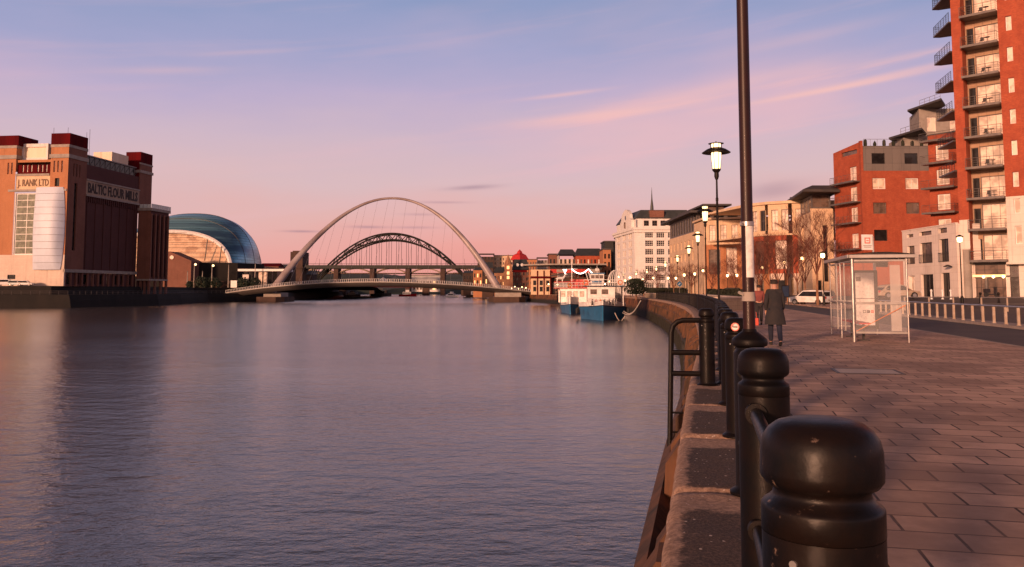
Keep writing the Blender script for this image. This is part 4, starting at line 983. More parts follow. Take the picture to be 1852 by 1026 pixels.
# face B, square to the river
ex, ey = tw(S3); dB = (.985, -.17)
ops = [(3.2 + i * 4, 4.2 + i * 4, z + 1.0, z + 2.6, 'narrow') for i in range(3) for z in zb[2:] if z + 2.7 < topz]
facade(TW, w, (ex, ey), dB, 26, PZ, topz, ops); facade(TW, wp_, tw(S3, -.04), dB, 26, 4.4, PZ, [])
wp_.add([(*tw(S2 - .2, -.25), 4.4), (*tw(S3 + .1, -.25), 4.4), (ex + 26, ey - 4.6, 4.4), (ex + 26, ey + 8, 4.4), (*tw(S2 - .2, 6), 4.4)], [(4, 3, 2, 1, 0)])
wp_.add([(*tw(S2 - .2, -.25), 4.4), (*tw(S3 + .1, -.25), 4.4), (*tw(S3 + .1, -.25), 4.7), (*tw(S2 - .2, -.25), 4.7)], [(0, 1, 2, 3)])
# ground wall under overhang
facade(TW, wp_, tw(S2 - .6, 1.0), dA, 3.2, G8 - .4, 4.39, []); facade(TW, wp_, tw(S2 + 2.6, 1.0), dB, 20, G8 - .4, 4.39, [])
w.prism([tw(0), tw(S1), tw(S1, 1.5), tw(S2, 1.5), tw(S2), tw(S3), (ex + 26, ey - 4.5), (ex + 26, ey + 16), (TX + 6, TY + 14)], topz, topz + .3)
w.build('brick_wall', 'red_brick', TW); wp_.build('stone_podium', 'cream_render', TW); bay.build('bay_wall', 'bay_panel', TW)
for s_, k, zt in ((.55, .35, 6.2),): q = tw(s_, k); MB().lathe([(.42, G8 - .5), (.42, zt)], 24, o=(q[0], q[1], 0)).build('round_column', 'concrete', TW, True)
q = tw(S3 + .3, .5); MB().lathe([(.45, G8 - .5), (.45, 4.4)], 24, o=(q[0], q[1], 0)).build('round_column', 'concrete', TW, True)
for i, z in enumerate(zb):
    if z > topz - 2: continue
    q = tw(S1 + .05, 1.4); bal = balcony(TW, (q[0], q[1], z), -math.pi / 4, S2 - S1 - .05, 1.4 + .75)
    if i in (2, 3, 4, 5, 6, 7, 8):   # table on the balcony
        b = MB(); b.lathe([(.2, 0), (.03, .03), (.03, .68), (.32, .7), (.32, .73)], 10, o=(2.6, -1.4, .0)); b.build('balcony_table', 'dark_metal', bal, True)
        b = MB(); 
        for cx_ in (2.05,): b.box(cx_ - .18, cx_ + .18, -1.6, -1.25, .4, .45); b.box(cx_ - .18, cx_ + .18, -1.28, -1.24, .45, .85); b.box(cx_ - .16, cx_ - .12, -1.58, -1.54, 0, .4); b.box(cx_ + .12, cx_ + .16, -1.58, -1.54, 0, .4)
        b.build('balcony_chair', 'dark_metal', bal)
# river side balconies beyond the corner
for i in range(3, 12):
    z = zb[0] + i * FH - .9 + .9
    x0, y0 = TX - .12, TY + .35; t = link('side_balcony', None, TW, (0, 0, 0))
    p = [(x0, y0), (x0 + 1.16, y0 + 5.8), (x0 + 2.0, y0 + 5.8), (x0 + 5.0, y0 + 4.0), (x0 + 1.2, y0 + .3)]
    MB().prism(p, z - .18, z).build('slab', 'grey_metal', t)
    b = MB()
    for zz in (.22, .44, .66, .88, 1.08): b.tube([(p[0][0] + .05, p[0][1], z + zz), (p[1][0] + .05, p[1][1] - .05, z + zz), (p[2][0], p[2][1] - .05, z + zz)], .032 if zz > 1 else .02, 5)
    for k in range(7): a = k / 6; b.tube([(p[0][0] + .05 + 1.16 * a, p[0][1] + 5.75 * a, z), (p[0][0] + .05 + 1.16 * a, p[0][1] + 5.75 * a, z + 1.08)], .028, 5)
    b.build('railing', 'dark_metal', t)
# ---------------------------------------------------------------- low white building
LW = bld_thing('low_white_building', 'low cream rendered building with french windows beside the brick tower')
g0 = G8 - .3; wl = MB()
x0 = 51.0; ya, yb = 108.2, 95.0       # facade runs toward the camera; d = (0,-1)
ops = [(1.3, 3.0, 1.0 - .05, 3.4, 'white'), (4.6, 7.6, .7, 3.5, 'dark'), (9.4, 11.4, .7, 3.6, 'dark'), (1.3, 3.2, 4.9, 7.2, 'mid'), (4.6, 7.6, 4.9, 7.4, 'shop'), (9.3, 11.4, 4.9, 7.6, 'dark'),
       (1.3, 3.0, 8.3, 8.7, 'tiny'), (4.6, 7.6, 8.3, 8.8, 'tiny'), (9.2, 11.2, 8.3, 8.9, 'tiny')]
facade(LW, wl, (x0, ya), (0, -1), ya - yb, g0 - .5, 9.2, ops, .3)
wl.quad((x0, yb, g0), (x0 + 10, yb, g0), (x0 + 10, yb, 9.2), (x0, yb, 9.2)); wl.quad((x0 + 10, ya, g0), (x0, ya, g0), (x0, ya, 9.2), (x0 + 10, ya, 9.2)); wl.quad((x0, yb, 9.2), (x0 + 10, yb, 9.2), (x0 + 10, ya, 9.2), (x0, ya, 9.2))
wl.box(x0 - .08, x0 + .3, yb, ya, 9.2, 9.32)
wl.build('wall', 'cream_render', LW)
for s0, s1 in ((1.2, 3.3), (4.5, 7.7), (9.2, 11.5)):
    b = MB()
    for z in (4.95, 5.95): b.tube([(x0 - .12, ya - s0, z), (x0 - .12, ya - s1, z)], .03, 5)
    for k in range(int((s1 - s0) / .16) + 1): b.tube([(x0 - .12, ya - s0 - k * .16, 4.95), (x0 - .12, ya - s0 - k * .16, 5.95)], .014, 4)
    b.build('window_railing', 'dark_metal', LW)
MB().lathe([(.05, 4.2), (.45, 4.25), (.45, 4.33), (.1, 4.5)], 14, o=(x0 - .6, 96.0, 0)).build('wall_lamp', 'dark_metal', LW, True)
# ---------------------------------------------------------------- red brick block behind
RB = bld_thing('red_brick_block', 'red brick apartment block with grey top storey and corner balconies behind the low white building')
cx0, cy0 = 55.5, 130.0; wr = MB(); wg = MB()
dl = Vector((.225, -.974)); L1 = 7.7            # left face: from far-left toward the corner
pl = (cx0 - dl.x * L1, cy0 - dl.y * L1)
fl_ = [25.0 - 4.2 - i * 3.45 for i in range(6)]
ops = [(4.2, 6.0, z - .1, z + 2.2, 'white') for z in (19.2, 15.9, 12.6, 8.4)] + [(2.2, 6.3, 23.4, 24.1, 'tiny')]
facade(RB, wr, pl, (dl.x, dl.y), L1, 0, 24.4, ops)
b = MB(); 
wr.add([(pl[0], pl[1], 24.4), (cx0, cy0, 24.4), (cx0, cy0, 25.2), (pl[0], pl[1], 24.4)], [(0, 1, 2, 3)])
for z in (18.9, 15.6, 12.3, 8.1):
    a = math.atan2(dl.y, dl.x); q = Vector(pl) + dl * 1.0
    balcony(RB, (q.x, q.y, z), a, 6.2, 1.5)
W2 = 30.0
cols = [(1.4, 3.5), (6.6, 8.7), (11.9, 13.9), (17, 19), (22, 24)]
ops = []
for s0, s1 in cols:
    for z, stl in ((21.2, 'plain'), (17.5, 'white'), (13.6, 'mid'), (9.3, 'plain'), (5.2, 'plain')):
        if z < 20.5: ops.append((s0, s1, z, z + 1.75, stl))
facade(RB, wr, (cx0, cy0), (1, 0), W2, 0, 20.4, ops)
facade(RB, wg, (cx0 + .02, cy0 + .03), (1, 0), W2, 20.4, 24.3, [(s0, s1, 21.5, 23.2, 'plain') for s0, s1 in cols], .15)
wr.box(cx0 - .35, cx0 + .02, cy0 - .08, cy0 + .6, 0, 25.2)
wr.build('brick_wall', 'red_brick', RB); wg.build('grey_storey', 'grey_panel', RB)
MB().prism([pl, (cx0, cy0 + .1), (cx0 + W2, cy0 + .1), (cx0 + W2, cy0 + 18), (pl[0] + 6.5, pl[1] + 12)], 24.3, 24.4).build('roof', 'dark_roof', RB)
b = MB(); b.tube([(cx0 + .3, cy0 + .3, 25.5), (cx0 + W2, cy0 + .3, 25.5)], .03, 5)
for k in range(28): b.tube([(cx0 + .3 + k * 1.1, cy0 + .3, 24.3), (cx0 + .3 + k * 1.1, cy0 + .3, 25.5)], .025, 4)
b.build('roof_railing', 'grey_metal', RB)
rn = random.Random(2)
for k in range(9):
    x = cx0 + 1 + k * 1.5; b = MB(); b.lathe([(.2, 24.4), (.28, 24.8), (.25, 25.0 + rn.random() * .5), (.02, 25.4 + rn.random() * .3)], 7, o=(x, cy0 + 1.2, 0)); b.build('planter', 'hedge', RB, True)
# stepped upper block behind with overhanging roofs
UB = bld_thing('stepped_penthouse_block', 'grey stepped penthouse block with thin overhanging roofs rising behind the red brick block')
wu = MB()
ux, uy = ax(1642, 134.5), 134.5; vx = ax(1672, 134.6)
facade(UB, wu, (ux, uy), (1, 0), 14, 24.6, 26.9, [(6.2, 7.4, 24.8, 26.6, 'white')])
facade(UB, wu, (vx, 134.6), (1, 0), 12, 26.9, 31.4, [(1.2, 2.8, 27.6, 30.0, 'white'), (5, 7, 27.6, 30, 'white')])
wu.quad((ux, 134.5, 20), (ux + 1, 142, 20), (ux + 1, 142, 26.9), (ux, 134.5, 26.9)); wu.quad((vx, 134.6, 26.9), (vx + 2, 142, 26.9), (vx + 2, 142, 31.4), (vx, 134.6, 31.4))
wu.build('wall', 'concrete', UB)
for pa, pb, z in ((1615, 1676, 26.7), (1651, 1714, 31.4)):
    A_, B_ = (ax(pa, 137), 137), (ax(pb, 128.5), 128.5)
    MB().prism([A_, B_, (B_[0] + 3, 133), (B_[0] + 3, 142), (A_[0] + 4, 142)], z, z + .32).build('roof', 'dark_roof', UB)
    b = MB(); P = [Vector((A_[0] + (B_[0] - A_[0]) * f + .4, A_[1] + (B_[1] - A_[1]) * f + .5, z + .3)) for f in (.35, .5, .65, .8, .95)]
    for p in P: b.tube([p, p + Vector((0, 0, 1.0))], .03, 4)
    b.tube([p + Vector((0, 0, 1.0)) for p in P], .03, 4); b.tube([p + Vector((0, 0, .5)) for p in P], .02, 4); b.build('roof_railing', 'grey_metal', UB)
# small cluster of balconies between tower and block
MBk = bld_thing('balcony_wing', 'brick wing with a column of grey balconies squeezed between the tower and the red block')
wm = MB(); facade(MBk, wm, (59.3, 117.0), (.6, -.8), 14, 0, 23.5, [(1.0, 2.8, z, z + 2.2, 'white') for z in (9.3, 12.8, 16.3, 19.8)])
wm.quad((59.3, 117, 0), (59.3, 117, 23.5), (66, 125, 23.5), (66, 125, 0)); wm.build('brick_wall', 'red_brick', MBk)
for z in (12.4, 15.9, 19.4, 22.6): balcony(MBk, (59.0, 117.4, z), math.atan2(-.8, .6), 4.5, 1.5)
MB().prism([(59.3, 117.2), (67.6, 106.2), (72, 112), (64, 124)], 23.5, 23.7).build('roof', 'dark_roof', MBk)
# ---------------------------------------------------------------- sandstone offices (a) and (b)
OB = bld_thing('sandstone_office', 'sandstone office building with a wide dark overhanging roof left of the red block')
wo_ = MB(); xa, ya_ = ax(1428, 138), 138.0
# left receding face and front face
facade(OB, wo_, (ax(1424, 158), 158), ((ax(1468, 138) - ax(1424, 158)) / 20.4, -20 / 20.4 * 1.0), 20.3, 0, 14.6, [(2.0, 4.4, 5.0, 12.5, None), (7.4, 10.0, 5.0, 12.6, None), (12.8, 15.2, 5.0, 12.7, None), (3, 5, 1, 3.6, 'plain'), (9, 11, 1, 3.6, 'plain')], .5)
fx = ax(1468, 138) + .0
facade(OB, wo_, (fx, 138), (1, 0), 3.8, 0, 15.2, [(2.0, 2.8, 3.0, 12.4, 'plain'), (.8, 1.6, 1, 3.2, 'plain')], .35)
wo_.build('wall', 'sandstone', OB)
wg_ = MB(); facade(OB, wg_, (fx + .6, 139), (1, 0), 3.2, 15.2, 18.0, [(.2, 3.0, 15.5, 17.6, 'mid')], .08); facade(OB, wg_, (ax(1432, 157), 157), ((fx + .6 - ax(1432, 157)) / 18.5, -18 / 18.5), 18.6, 14.6, 17.6, [(1 + 2.9 * k, 3.5 + 2.9 * k, 15.0, 17.2, 'mid') for k in range(6)], .08)
wg_.build('glazed_storey', 'grey_metal', OB)
rx = [(ax(1420, 156), 156), (ax(1456, 135), 135), (53.9, 135.5), (56.5, 152), (ax(1440, 165), 165)]
b = MB(); n = 5; b.v = [(x, y, 17.7) for x, y in rx] + [(x, y, 18.1) for x, y in rx] + [(rx[0][0] + 2, 155, 19.1), (rx[1][0] + 2.6, 138, 19.1), (rx[2][0] - .2, 138, 19.1), (rx[3][0] - .3, 151, 19.1), (rx[4][0] + 1, 163, 19.1)]
b.f = [(4, 3, 2, 1, 0), (10, 11, 12, 13, 14)] + [(i, (i + 1) % 5, 5 + (i + 1) % 5, 5 + i) for i in range(5)] + [(5 + i, 5 + (i + 1) % 5, 10 + (i + 1) % 5, 10 + i) for i in range(5)]; b.m = [0] * len(b.f)
b.build('roof', 'dark_roof', OB)
# rounded orange office
CO = bld_thing('rounded_office', 'rounded orange stone office building with tall upper windows between lamp post and sandstone office')
wc = MB(); wq = MB(); wt = MB(); cxm, cym, Rr = 54.3, 158.5, 10.6
segs = 7
for k in range(segs):
    a0 = math.pi * (1.12 + .13 * k) ; a1 = math.pi * (1.12 + .13 * (k + 1))
    p0 = (cxm + Rr * math.cos(a0), cym + Rr * math.sin(a0)); p1 = (cxm + Rr * math.cos(a1), cym + Rr * math.sin(a1)); ln = math.dist(p0, p1); d = ((p1[0] - p0[0]) / ln, (p1[1] - p0[1]) / ln)
    facade(CO, wt, p0, d, ln, 11.8, 17.2, [(ln * .14, ln * .42, 12.4, 16.2, 'arched'), (ln * .56, ln * .84, 12.4, 16.2, 'arched' if k % 2 else 'sash')], .25)
    facade(CO, wq, p0, d, ln, 4.6, 11.797, [(ln * .25, ln * .75, 5.4, 10.6, 'brightt' if k % 2 else 'shop')], .35)
    facade(CO, wc, p0, d, ln, 0, 4.6, [(ln * .3, ln * .62, .5, 3.4, 'plain')], .3)
Pp = [(cxm + (Rr + .5) * math.cos(math.pi * (1.12 + .13 * k)), cym + (Rr + .5) * math.sin(math.pi * (1.12 + .13 * k))) for k in range(segs + 1)] + [(cxm + 10, cym + 14), (cxm - 14, cym + 14)]
wt.prism(Pp, 17.2, 17.7); wt.prism([((x - cxm) * .98 + cxm, (y - cym) * .98 + cym) for x, y in Pp], 11.5, 11.79)
wt.build('upper_storey', 'orange_stone' if 'orange_stone' in M else 'sandstone', CO); wq.build('brick_storeys', 'red_brick', CO); wc.build('ground_storey', 'pale_stone', CO)
for k in range(2, 6):
    a0 = math.pi * (1.12 + .13 * k); MB().box(-.25, .25, -.25, .25, 17.7, 18.3).build('roof_finial', 'dark_metal', CO, loc=(cxm + Rr * math.cos(a0), cym + Rr * math.sin(a0), 0))
# canopy roof office (d)
CB = bld_thing('canopy_roof_office', 'orange stone office building with stepped dark canopy roofs behind the lamp posts')
wd = MB(); wdg = MB(); Y0 = 200.0
xL, xM, xR = ax(1211, 222), ax(1258, 192), ax(1345, 192)
dd = Vector((xM - xL, 192 - 222)); l0 = dd.length; dd = dd / l0
facade(CB, wd, (xL, 222), tuple(dd), l0, 0, 15.2, rows(1.6, 4.2, 7, 1.5, (5.6, 8.6, 11.6), 2.0, 'mid') + rows(1.6, 4.2, 7, 2.4, (1.0,), 3.0, 'shop'), .3)
facade(CB, wdg, (xL + .3, 222.3), tuple(dd), l0, 15.2, 19.4, rows(1.0, 3.0, 10, 2.4, (15.6,), 3.2, 'triple'), .2)
facade(CB, wd, (xM, 192), (1, 0), xR - xM, 0, 15.6, rows(1.2, 3.6, 3, 1.6, (5.6, 8.9, 12.2), 2.2, 'sash') , .3)
facade(CB, wdg, (xM + .3, 192.3), (1, 0), xR - xM, 15.6, 19.4, rows(1.0, 3.2, 3, 2.4, (16.0,), 3.0, 'triple'), .2)
wd.build('wall', 'sandstone', CB); wdg.build('glazed_storey', 'grey_metal', CB)
for k, (z, off, q) in enumerate(((19.4, 1.6, .5), (21.4, -2.2, .4))):
    P = [(xL - off, 224 + off), (xM - off, 191 - off), (xR + off, 191 - off), (xR + off, 226), (xL + 6, 232)]
    MB().prism(P, z, z + q).build('roof', 'dark_roof', CB)
    if k: MB().prism([(x + (1.5 if i < 2 else -1.5), y + (1.5 if i in (1, 2) else -1)) for i, (x, y) in enumerate(P)], 19.9, 21.4).build('roof_storey', 'glass_mid', CB)
OC = bld_thing('bay_window_office', 'peach stone office with tall paired windows seen between the lamp posts')
wv = MB(); wb_ = MB(); xo = ax(1283, 172); 
facade(OC, wv, (xo, 176), (.97, -.24), 8.6, 11.2, 16.4, rows(1.0, 2.3, 3, 1.3, (12.0,), 3.4, 'arched'), .25); facade(OC, wv, (xo + 8.34, 173.94), (1, 0), 9, 11.2, 16.6, rows(1.0, 2.3, 3, 1.3, (12.0,), 3.4, 'sash'), .25)
facade(OC, wb_, (xo, 176), (.97, -.24), 8.6, 0, 11.197, [(.8, 3.2, 5, 10.2, 'mid'), (4.4, 6.6, 4.6, 10.6, 'brightt')], .3); facade(OC, wb_, (xo + 8.34, 173.94), (1, 0), 9, 0, 11.197, [(2, 4.4, 5, 10.4, 'shop')], .3)
wv.quad((xo, 176, 0), (xo, 176, 16.4), (xo, 186, 16.4), (xo, 186, 0)); wv.prism([(xo - .4, 176.5), (xo + 8.3, 173.4), (xo + 17.6, 173.4), (xo + 17.6, 186), (xo - .4, 186)], 16.6, 17.0)
wv.build('upper_storey', 'sandstone', OC); wb_.build('lower_storeys', 'orange_brick', OC)
# ---------------------------------------------------------------- grand white building
WB = bld_thing('grand_white_building', 'tall white stone warehouse with cornice, curved gable and thin dark spire')
ww = MB(); Yc = 258.0; xc = ax(1148, Yc); xl2 = ax(1113, 285); da = Vector((xc - xl2, Yc - 285)); la = da.length; da /= la
zt = az(416, Yc)
fz = [2.0, 4.65, 7.3, 9.95, 12.6, 15.25, 17.9, 20]
ops = []
for z in fz[:-1]:
    for s0 in (la * .12, la * .42, la * .72):
        ops += [(s0, s0 + 1.7, z, z + 1.9, 'pair'), (s0 + 2.2, s0 + 3.9, z, z + 1.9, 'pair')]
facade(WB, ww, (xl2, 285), tuple(da), la, 0, zt, ops, .25)
wB = ax(1225, Yc) - xc
ops = [(3.3 + k * 3.55, 5.9 + k * 3.55, z, z + 1.95, 'whitebar') for k in range(3) for z in fz[:-1]]
facade(WB, ww, (xc, Yc), (1, 0), wB + 4, 0, zt, ops, .25)
q0, q1 = Vector((xl2, 285)), Vector((xc, Yc))
def ring(off, z0, z1): ww.prism([(xl2 - off, 285 + off), (xc - off * .6, Yc - off), (xc + wB + 4, Yc - off), (xc + wB + 4, 300), (xl2 + 2, 300)], z0, z1)
ring(.9, zt, zt + .7); ring(.5, zt - .8, zt - .003); ring(.25, 4.2, 4.6)
ops = [(2.5 + k * 2.6, 4.1 + k * 2.6, zt + 1.3, zt + 3.0, 'sash') for k in range(5)]
facade(WB, ww, (xc + .6, Yc + .8), (1, 0), wB + 3, zt + .7, zt + 3.6, ops, .2); facade(WB, ww, (xl2 + .6, 285), tuple(da), la, zt + .7, zt + 3.4, [(la * .3, la * .3 + 1, zt + 1.1, zt + 2.6, 'sash')], .2)
# curved gable on the left face
b = MB(); prof = [(-.30, 0), (-.30, 2.6), (-.24, 3.4), (-.22, 4.6), (-.16, 5.6), (-.08, 6.3), (0, 6.6), (.08, 6.3), (.16, 5.6), (.22, 4.6), (.24, 3.4), (.30, 2.6), (.30, 0)]
n = len(prof); o0 = q0 + da * la * .62; nn = Vector((-da.y, da.x))
for kk in (-.35, .55):
    for u, z in prof: v = o0 + da * u * la * .95 + nn * kk; b.v.append((v.x, v.y, zt + .7 + z))
b.f = [tuple(range(n)), tuple(range(2 * n - 1, n - 1, -1))] + [(i + 1, i, n + i, n + i + 1) for i in range(n - 1)]; b.m = [0] * len(b.f)
g = b.build('gable', 'white_stone', WB)
v = o0 - nn * .37; b = MB(); b.tube([(v.x, v.y, zt + 4.6), (v.x - nn.x * .05, v.y - nn.y * .05, zt + 4.6)], .75, 16); b.build('round_window', 'glass_dark', g)
b = MB(); v = o0 - nn * .36; b.box(v.x - .5, v.x + .5, v.y - .08, v.y, zt + 1.2, zt + 3.2); b.build('gable_window', 'glass_mid', g)
ww.build('wall', 'white_stone', WB)
b = MB(); rz0 = zt + 3.6
rp = [(xl2 + .4, 286), (xc + .4, Yc + .6), (xc + wB + 4, Yc + .6), (xc + wB + 4, 300), (xl2 + 4, 300)]
b.v = [(x, y, rz0) for x, y in rp] + [(x + (2.2 if i < 2 else 0), y + (3 if i in (1, 2) else -4 if i > 2 else 0), rz0 + 3.0) for i, (x, y) in enumerate(rp)]
b.f = [(5, 6, 7, 8, 9)] + [(i, (i + 1) % 5, 5 + (i + 1) % 5, 5 + i) for i in range(5)]; b.m = [0] * 6; rf = b.build('roof', 'slate', WB)
b = MB(); b.box(xc + 5, xc + 9.5, Yc + 1.0, Yc + 5, rz0, rz0 + 2.6); b.build('dormer', 'mid_brick', rf)
b = MB(); sx0 = xc + 6.4; b.lathe([(.55, rz0 + 3), (.5, rz0 + 4.2), (.22, rz0 + 6.5), (.02, rz0 + 10.5)], 8, o=(sx0, Yc + 5, 0)); b.build('spire', 'slate', rf)
# ---------------------------------------------------------------- south bank ground
LE = [(-500, 235), (-165, 252), (-136, 257), (-127, 300), (-129, 326), (-138, 380), (-118, 412), (-124, 470), (-142, 600), (-195, 975), (-230, 1300)]
b = MB(); P = []
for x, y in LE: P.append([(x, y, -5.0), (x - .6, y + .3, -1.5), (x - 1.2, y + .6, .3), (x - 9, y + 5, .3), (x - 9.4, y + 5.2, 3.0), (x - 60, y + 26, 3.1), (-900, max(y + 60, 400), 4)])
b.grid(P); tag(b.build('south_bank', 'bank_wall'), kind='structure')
b = MB(); b.add([(-1800, 600, -1), (-130, 1130, -4), (-60, 1180, -4), (10, 1180, -4), (60, 1000, 0), (2500, 1200, -1), (2500, 3000, 5), (-1800, 3000, 5)], [(0, 1, 2, 3, 4, 5, 6, 7)])
tag(b.build('far_land', 'bank_wall'), kind='structure')
def hill(name, pts, Y0, Y1, mt, seed, amp):
    b = MB(); P = []
    n = 90
    for j in range(6):
        f = j / 5; Y = Y0 + (Y1 - Y0) * f; r = []
        for i in range(n + 1):
            px = pts[0][0] + (pts[-1][0] - pts[0][0]) * i / n; k = 0
            while k < len(pts) - 2 and pts[k + 1][0] < px: k += 1
            a, c = pts[k], pts[k + 1]; yy = a[1] + (c[1] - a[1]) * (px - a[0]) / (c[0] - a[0])
            X = ax(px, Y); zt = az(yy, Y1) * math.sin(f * math.pi / 2) ** .6 + mnoise.noise(Vector((X * .06, Y * .06, seed))) * amp * f + mnoise.noise(Vector((X * .25, Y * .2, seed))) * amp * .4 * f
            r.append((X, Y, zt if j else -4))
        P.append(r)
    b.grid(P); return tag(b.build(name, mt, None, True), kind='structure')
hill('wooded_hill', [(560, 495), (600, 492), (660, 497), (720, 503), (800, 509), (880, 500)], 1180, 1500, 'leaf', 3, 5)
hill('distant_hill', [(420, 482), (470, 482), (520, 484), (600, 494), (760, 500), (900, 490), (1000, 498), (1300, 505)], 1600, 2200, 'leaf', 9, 6)
b = MB(); P = []
for i in range(7): P.append([(-110 - 60 * j + (10 * math.sin(i + j)), 480 + i * 70, 3 + (0 if j == 0 else 13 * ss(j / 5)) + 2 * math.sin(i * 1.3 + j)) for j in range(8)])
b.grid(P); tag(b.build('south_slope', 'leaf', None, True), kind='structure')
# ---------------------------------------------------------------- flour mill
phi = math.atan(.125)
FM = bld_thing('flour_mill', 'huge old flour mill of orange brick, shaded dark towards the river, with a bowed white shutter', (-143, 265, 0), -phi)
sc = .1767
def fz_(y): return CAMZ + (526 - y) * sc
def fx_(px): return (px - 117) * sc
w1 = MB(); wpale = MB(); wdk = MB(); redp = MB(); wmid = MB()
def cbox(*a): MB().box(*a).build('cornice', 'concrete', FM)
def rbox(*a): MB().box(*a).build('red_top', 'red_cladding', FM)
def cornice(x0, x1, y0, y1, z0, z1, e=.35): cbox(x0 - e, x1 + e, y0 - e, y1 + e, z0, z1)
# near tower front
facade(FM, w1, (-6.2, 0), (1, 0), 6.2, 13.0, fz_(263), [(1.0 + k * 1.35, 1.6 + k * 1.35, fz_(310), fz_(289), 'narrow') for k in range(3)] + [(1.7, 3.3, fz_(336), fz_(321), 'plain')], .5)
facade(FM, wmid, (0, 0), (0, 1), 9.5, 8.4, fz_(263), [(3.4, 5.0, 14.5, 36.5, 'plain')] + [(2.6 + k * 1.5, 3.1 + k * 1.5, fz_(316), fz_(292), None) for k in range(3)], .5)  # river side of the tower in darker brick, shade put into the colour
cornice(-6.2, 0, 0, 9.5, fz_(284), fz_(277)); cornice(-6.2, 0, 0, 9.5, fz_(264), fz_(259), .15)
rbox(-6.5, .1, .2, 9.4, fz_(259), fz_(238)); 
w1.quad((-6.2, 0, 13), (-6.2, 9.5, 13), (-6.2, 9.5, fz_(263)), (-6.2, 0, fz_(263)))
# left tower
facade(FM, w1, (-26, 0), (1, 0), 7.6, 13.0, fz_(263), [(4.6 + k * 1.3, 5.2 + k * 1.3, fz_(312), fz_(291), 'narrow') for k in range(2)], .5)
w1.quad((-18.4, 0, 40), (-18.4, 9.5, 40), (-18.4, 9.5, fz_(263)), (-18.4, 0, fz_(263)))
cornice(-26, -18.4, 0, 9.5, fz_(284), fz_(277)); cornice(-26, -18.4, 0, 9.5, fz_(264), fz_(259), .15); rbox(-26, -18.0, .2, 9.4, fz_(259), fz_(240))
# centre
facade(FM, redp, (-18.4, .8), (1, 0), 12.2, fz_(312), fz_(291), [(1.6 + k * 1.5, 2.2 + k * 1.5, fz_(308), fz_(295), 'narrow') for k in range(3)] + [(6.9 + k * 1.5, 7.5 + k * 1.5, fz_(308), fz_(295), 'narrow') for k in range(3)], .3)
w1.box(-18.4, -6.2, .5, 8, fz_(290.5), fz_(286)); facade(FM, wpale, (-18.4, .35), (1, 0), 12.2, fz_(341), fz_(316), []); cbox(-18.4, -6.6, .1, .8, fz_(316), fz_(312)); cbox(-20.6, -.2, -.25, .7, fz_(345), fz_(341))
# big gallery window and base
wb0 = MB(); facade(FM, wb0, (-26, .0), (1, 0), 26, 3.0, 12.98, [(6.4, 9.2, fz_(505) , fz_(497) , 'plain')], .3); wb0.quad((0, 0, 3), (0, .6, 3), (0, .6, 12.98), (0, 0, 12.98))
wl2 = MB(); facade(FM, wl2, (-18.4, .2), (1, 0), 12.2, 12.98, fz_(345), [(.4 - 0, 8.2, 10.2 + 2.9, fz_(348), 'gallery')], .3); wl2.build('window_surround', 'white_stone', FM)
wb0.build('pale_base', 'pale_stone', FM)
# white shutter: bowed, in front of the tower face
b = MB(); P = []; nseg = 12; zA, zB_ = fz_(488), fz_(338)
for i in range(nseg * 2 + 1):
    f = i / (nseg * 2); z = zA + (zB_ - zA) * f; bow = math.sin(math.pi * f) ** .7; st_ = .0 if i % 2 == 0 else .06
    xl = fx_(57) - .5 * bow; xr = fx_(110) + 1.0 * bow; dpt = .7 + 1.9 * bow
    r = [(xl, .0, z)]
    for k in range(11):
        u = k / 10; r.append((xl + (xr - xl) * u, -dpt * (1 - abs(2 * u - 1) ** 4) - .35 + st_, z))
    r.append((xr, .0, z)); P.append(r)
b.grid(P); b.add(P[0], [tuple(range(13))]); b.add(P[-1], [tuple(range(12, -1, -1))]); b.build('white_shutter', 'white_shutter', FM, True, ang=25)
for i in range(1, nseg):   # seams
    f = i / nseg; z = zA + (zB_ - zA) * f; bow = math.sin(math.pi * f) ** .7; xl = fx_(57) - .5 * bow; xr = fx_(110) + 1.0 * bow; dpt = .7 + 1.9 * bow
    pts = [(xl + (xr - xl) * k / 10, -dpt * (1 - abs(2 * k / 10 - 1) ** 4) - .37, z) for k in range(11)]
    b = MB(); b.tube(pts, .05, 4); b.build('shutter_seam', 'steel_rail', FM)
# river face
facade(FM, wdk, (-.35, 9.5), (0, 1), 31, 8.4, 33.2, [], .3)
for k in range(7): wdk.box(-.36, -.10, 10.6 + k * 4.6, 12.2 + k * 4.6, 8.4, 31.0)
for k in range(26): wdk.box(-.36, .12, 9.9 + k * 1.17, 10.35 + k * 1.17, 31.0, 33.0)
facade(FM, wdk, (-.3, 9.5), (0, 1), 31, 38.7, 43.6, []); wdk.quad((-26, 3, 43.6), (-.3, 3, 43.6), (-.3, 41, 43.6), (-26, 41, 43.6))
sb = MB(); facade(FM, sb, (.0, 9.5), (0, 1), 31, 33.6, 38.2, []); sb.build('name_band', 'sign_band', FM)
cbox(-.5, .35, 9.5, 40.5, 33.0, 33.6); cbox(-.5, .35, 9.5, 40.5, 38.2, 38.75)
cbox(-.4, .25, 0, 40.5, 7.4, 8.4)
facade(FM, wdk, (-.6, 0), (0, 1), 41, 3.0, 7.4, [(2.2 + 4.2 * k, 4.4 + 4.2 * k, 3.6, 6.8, 'plain') for k in range(9)], .4)
for k in range(14): wmid.box(-.62, -.15, .6 + k * 2.9, 1.3 + k * 2.9, 3.0, 7.4)
tx = text_mb('BALTIC FLOUR MILLS', 3.9, .05, (.86, 1.0), .11)
xs_ = [v[0] for v in tx.v]; zs_ = [v[2] for v in tx.v]; wtx = max(xs_) - min(xs_); kx = 29.0 / wtx; kz = 3.5 / (max(zs_) - min(zs_))
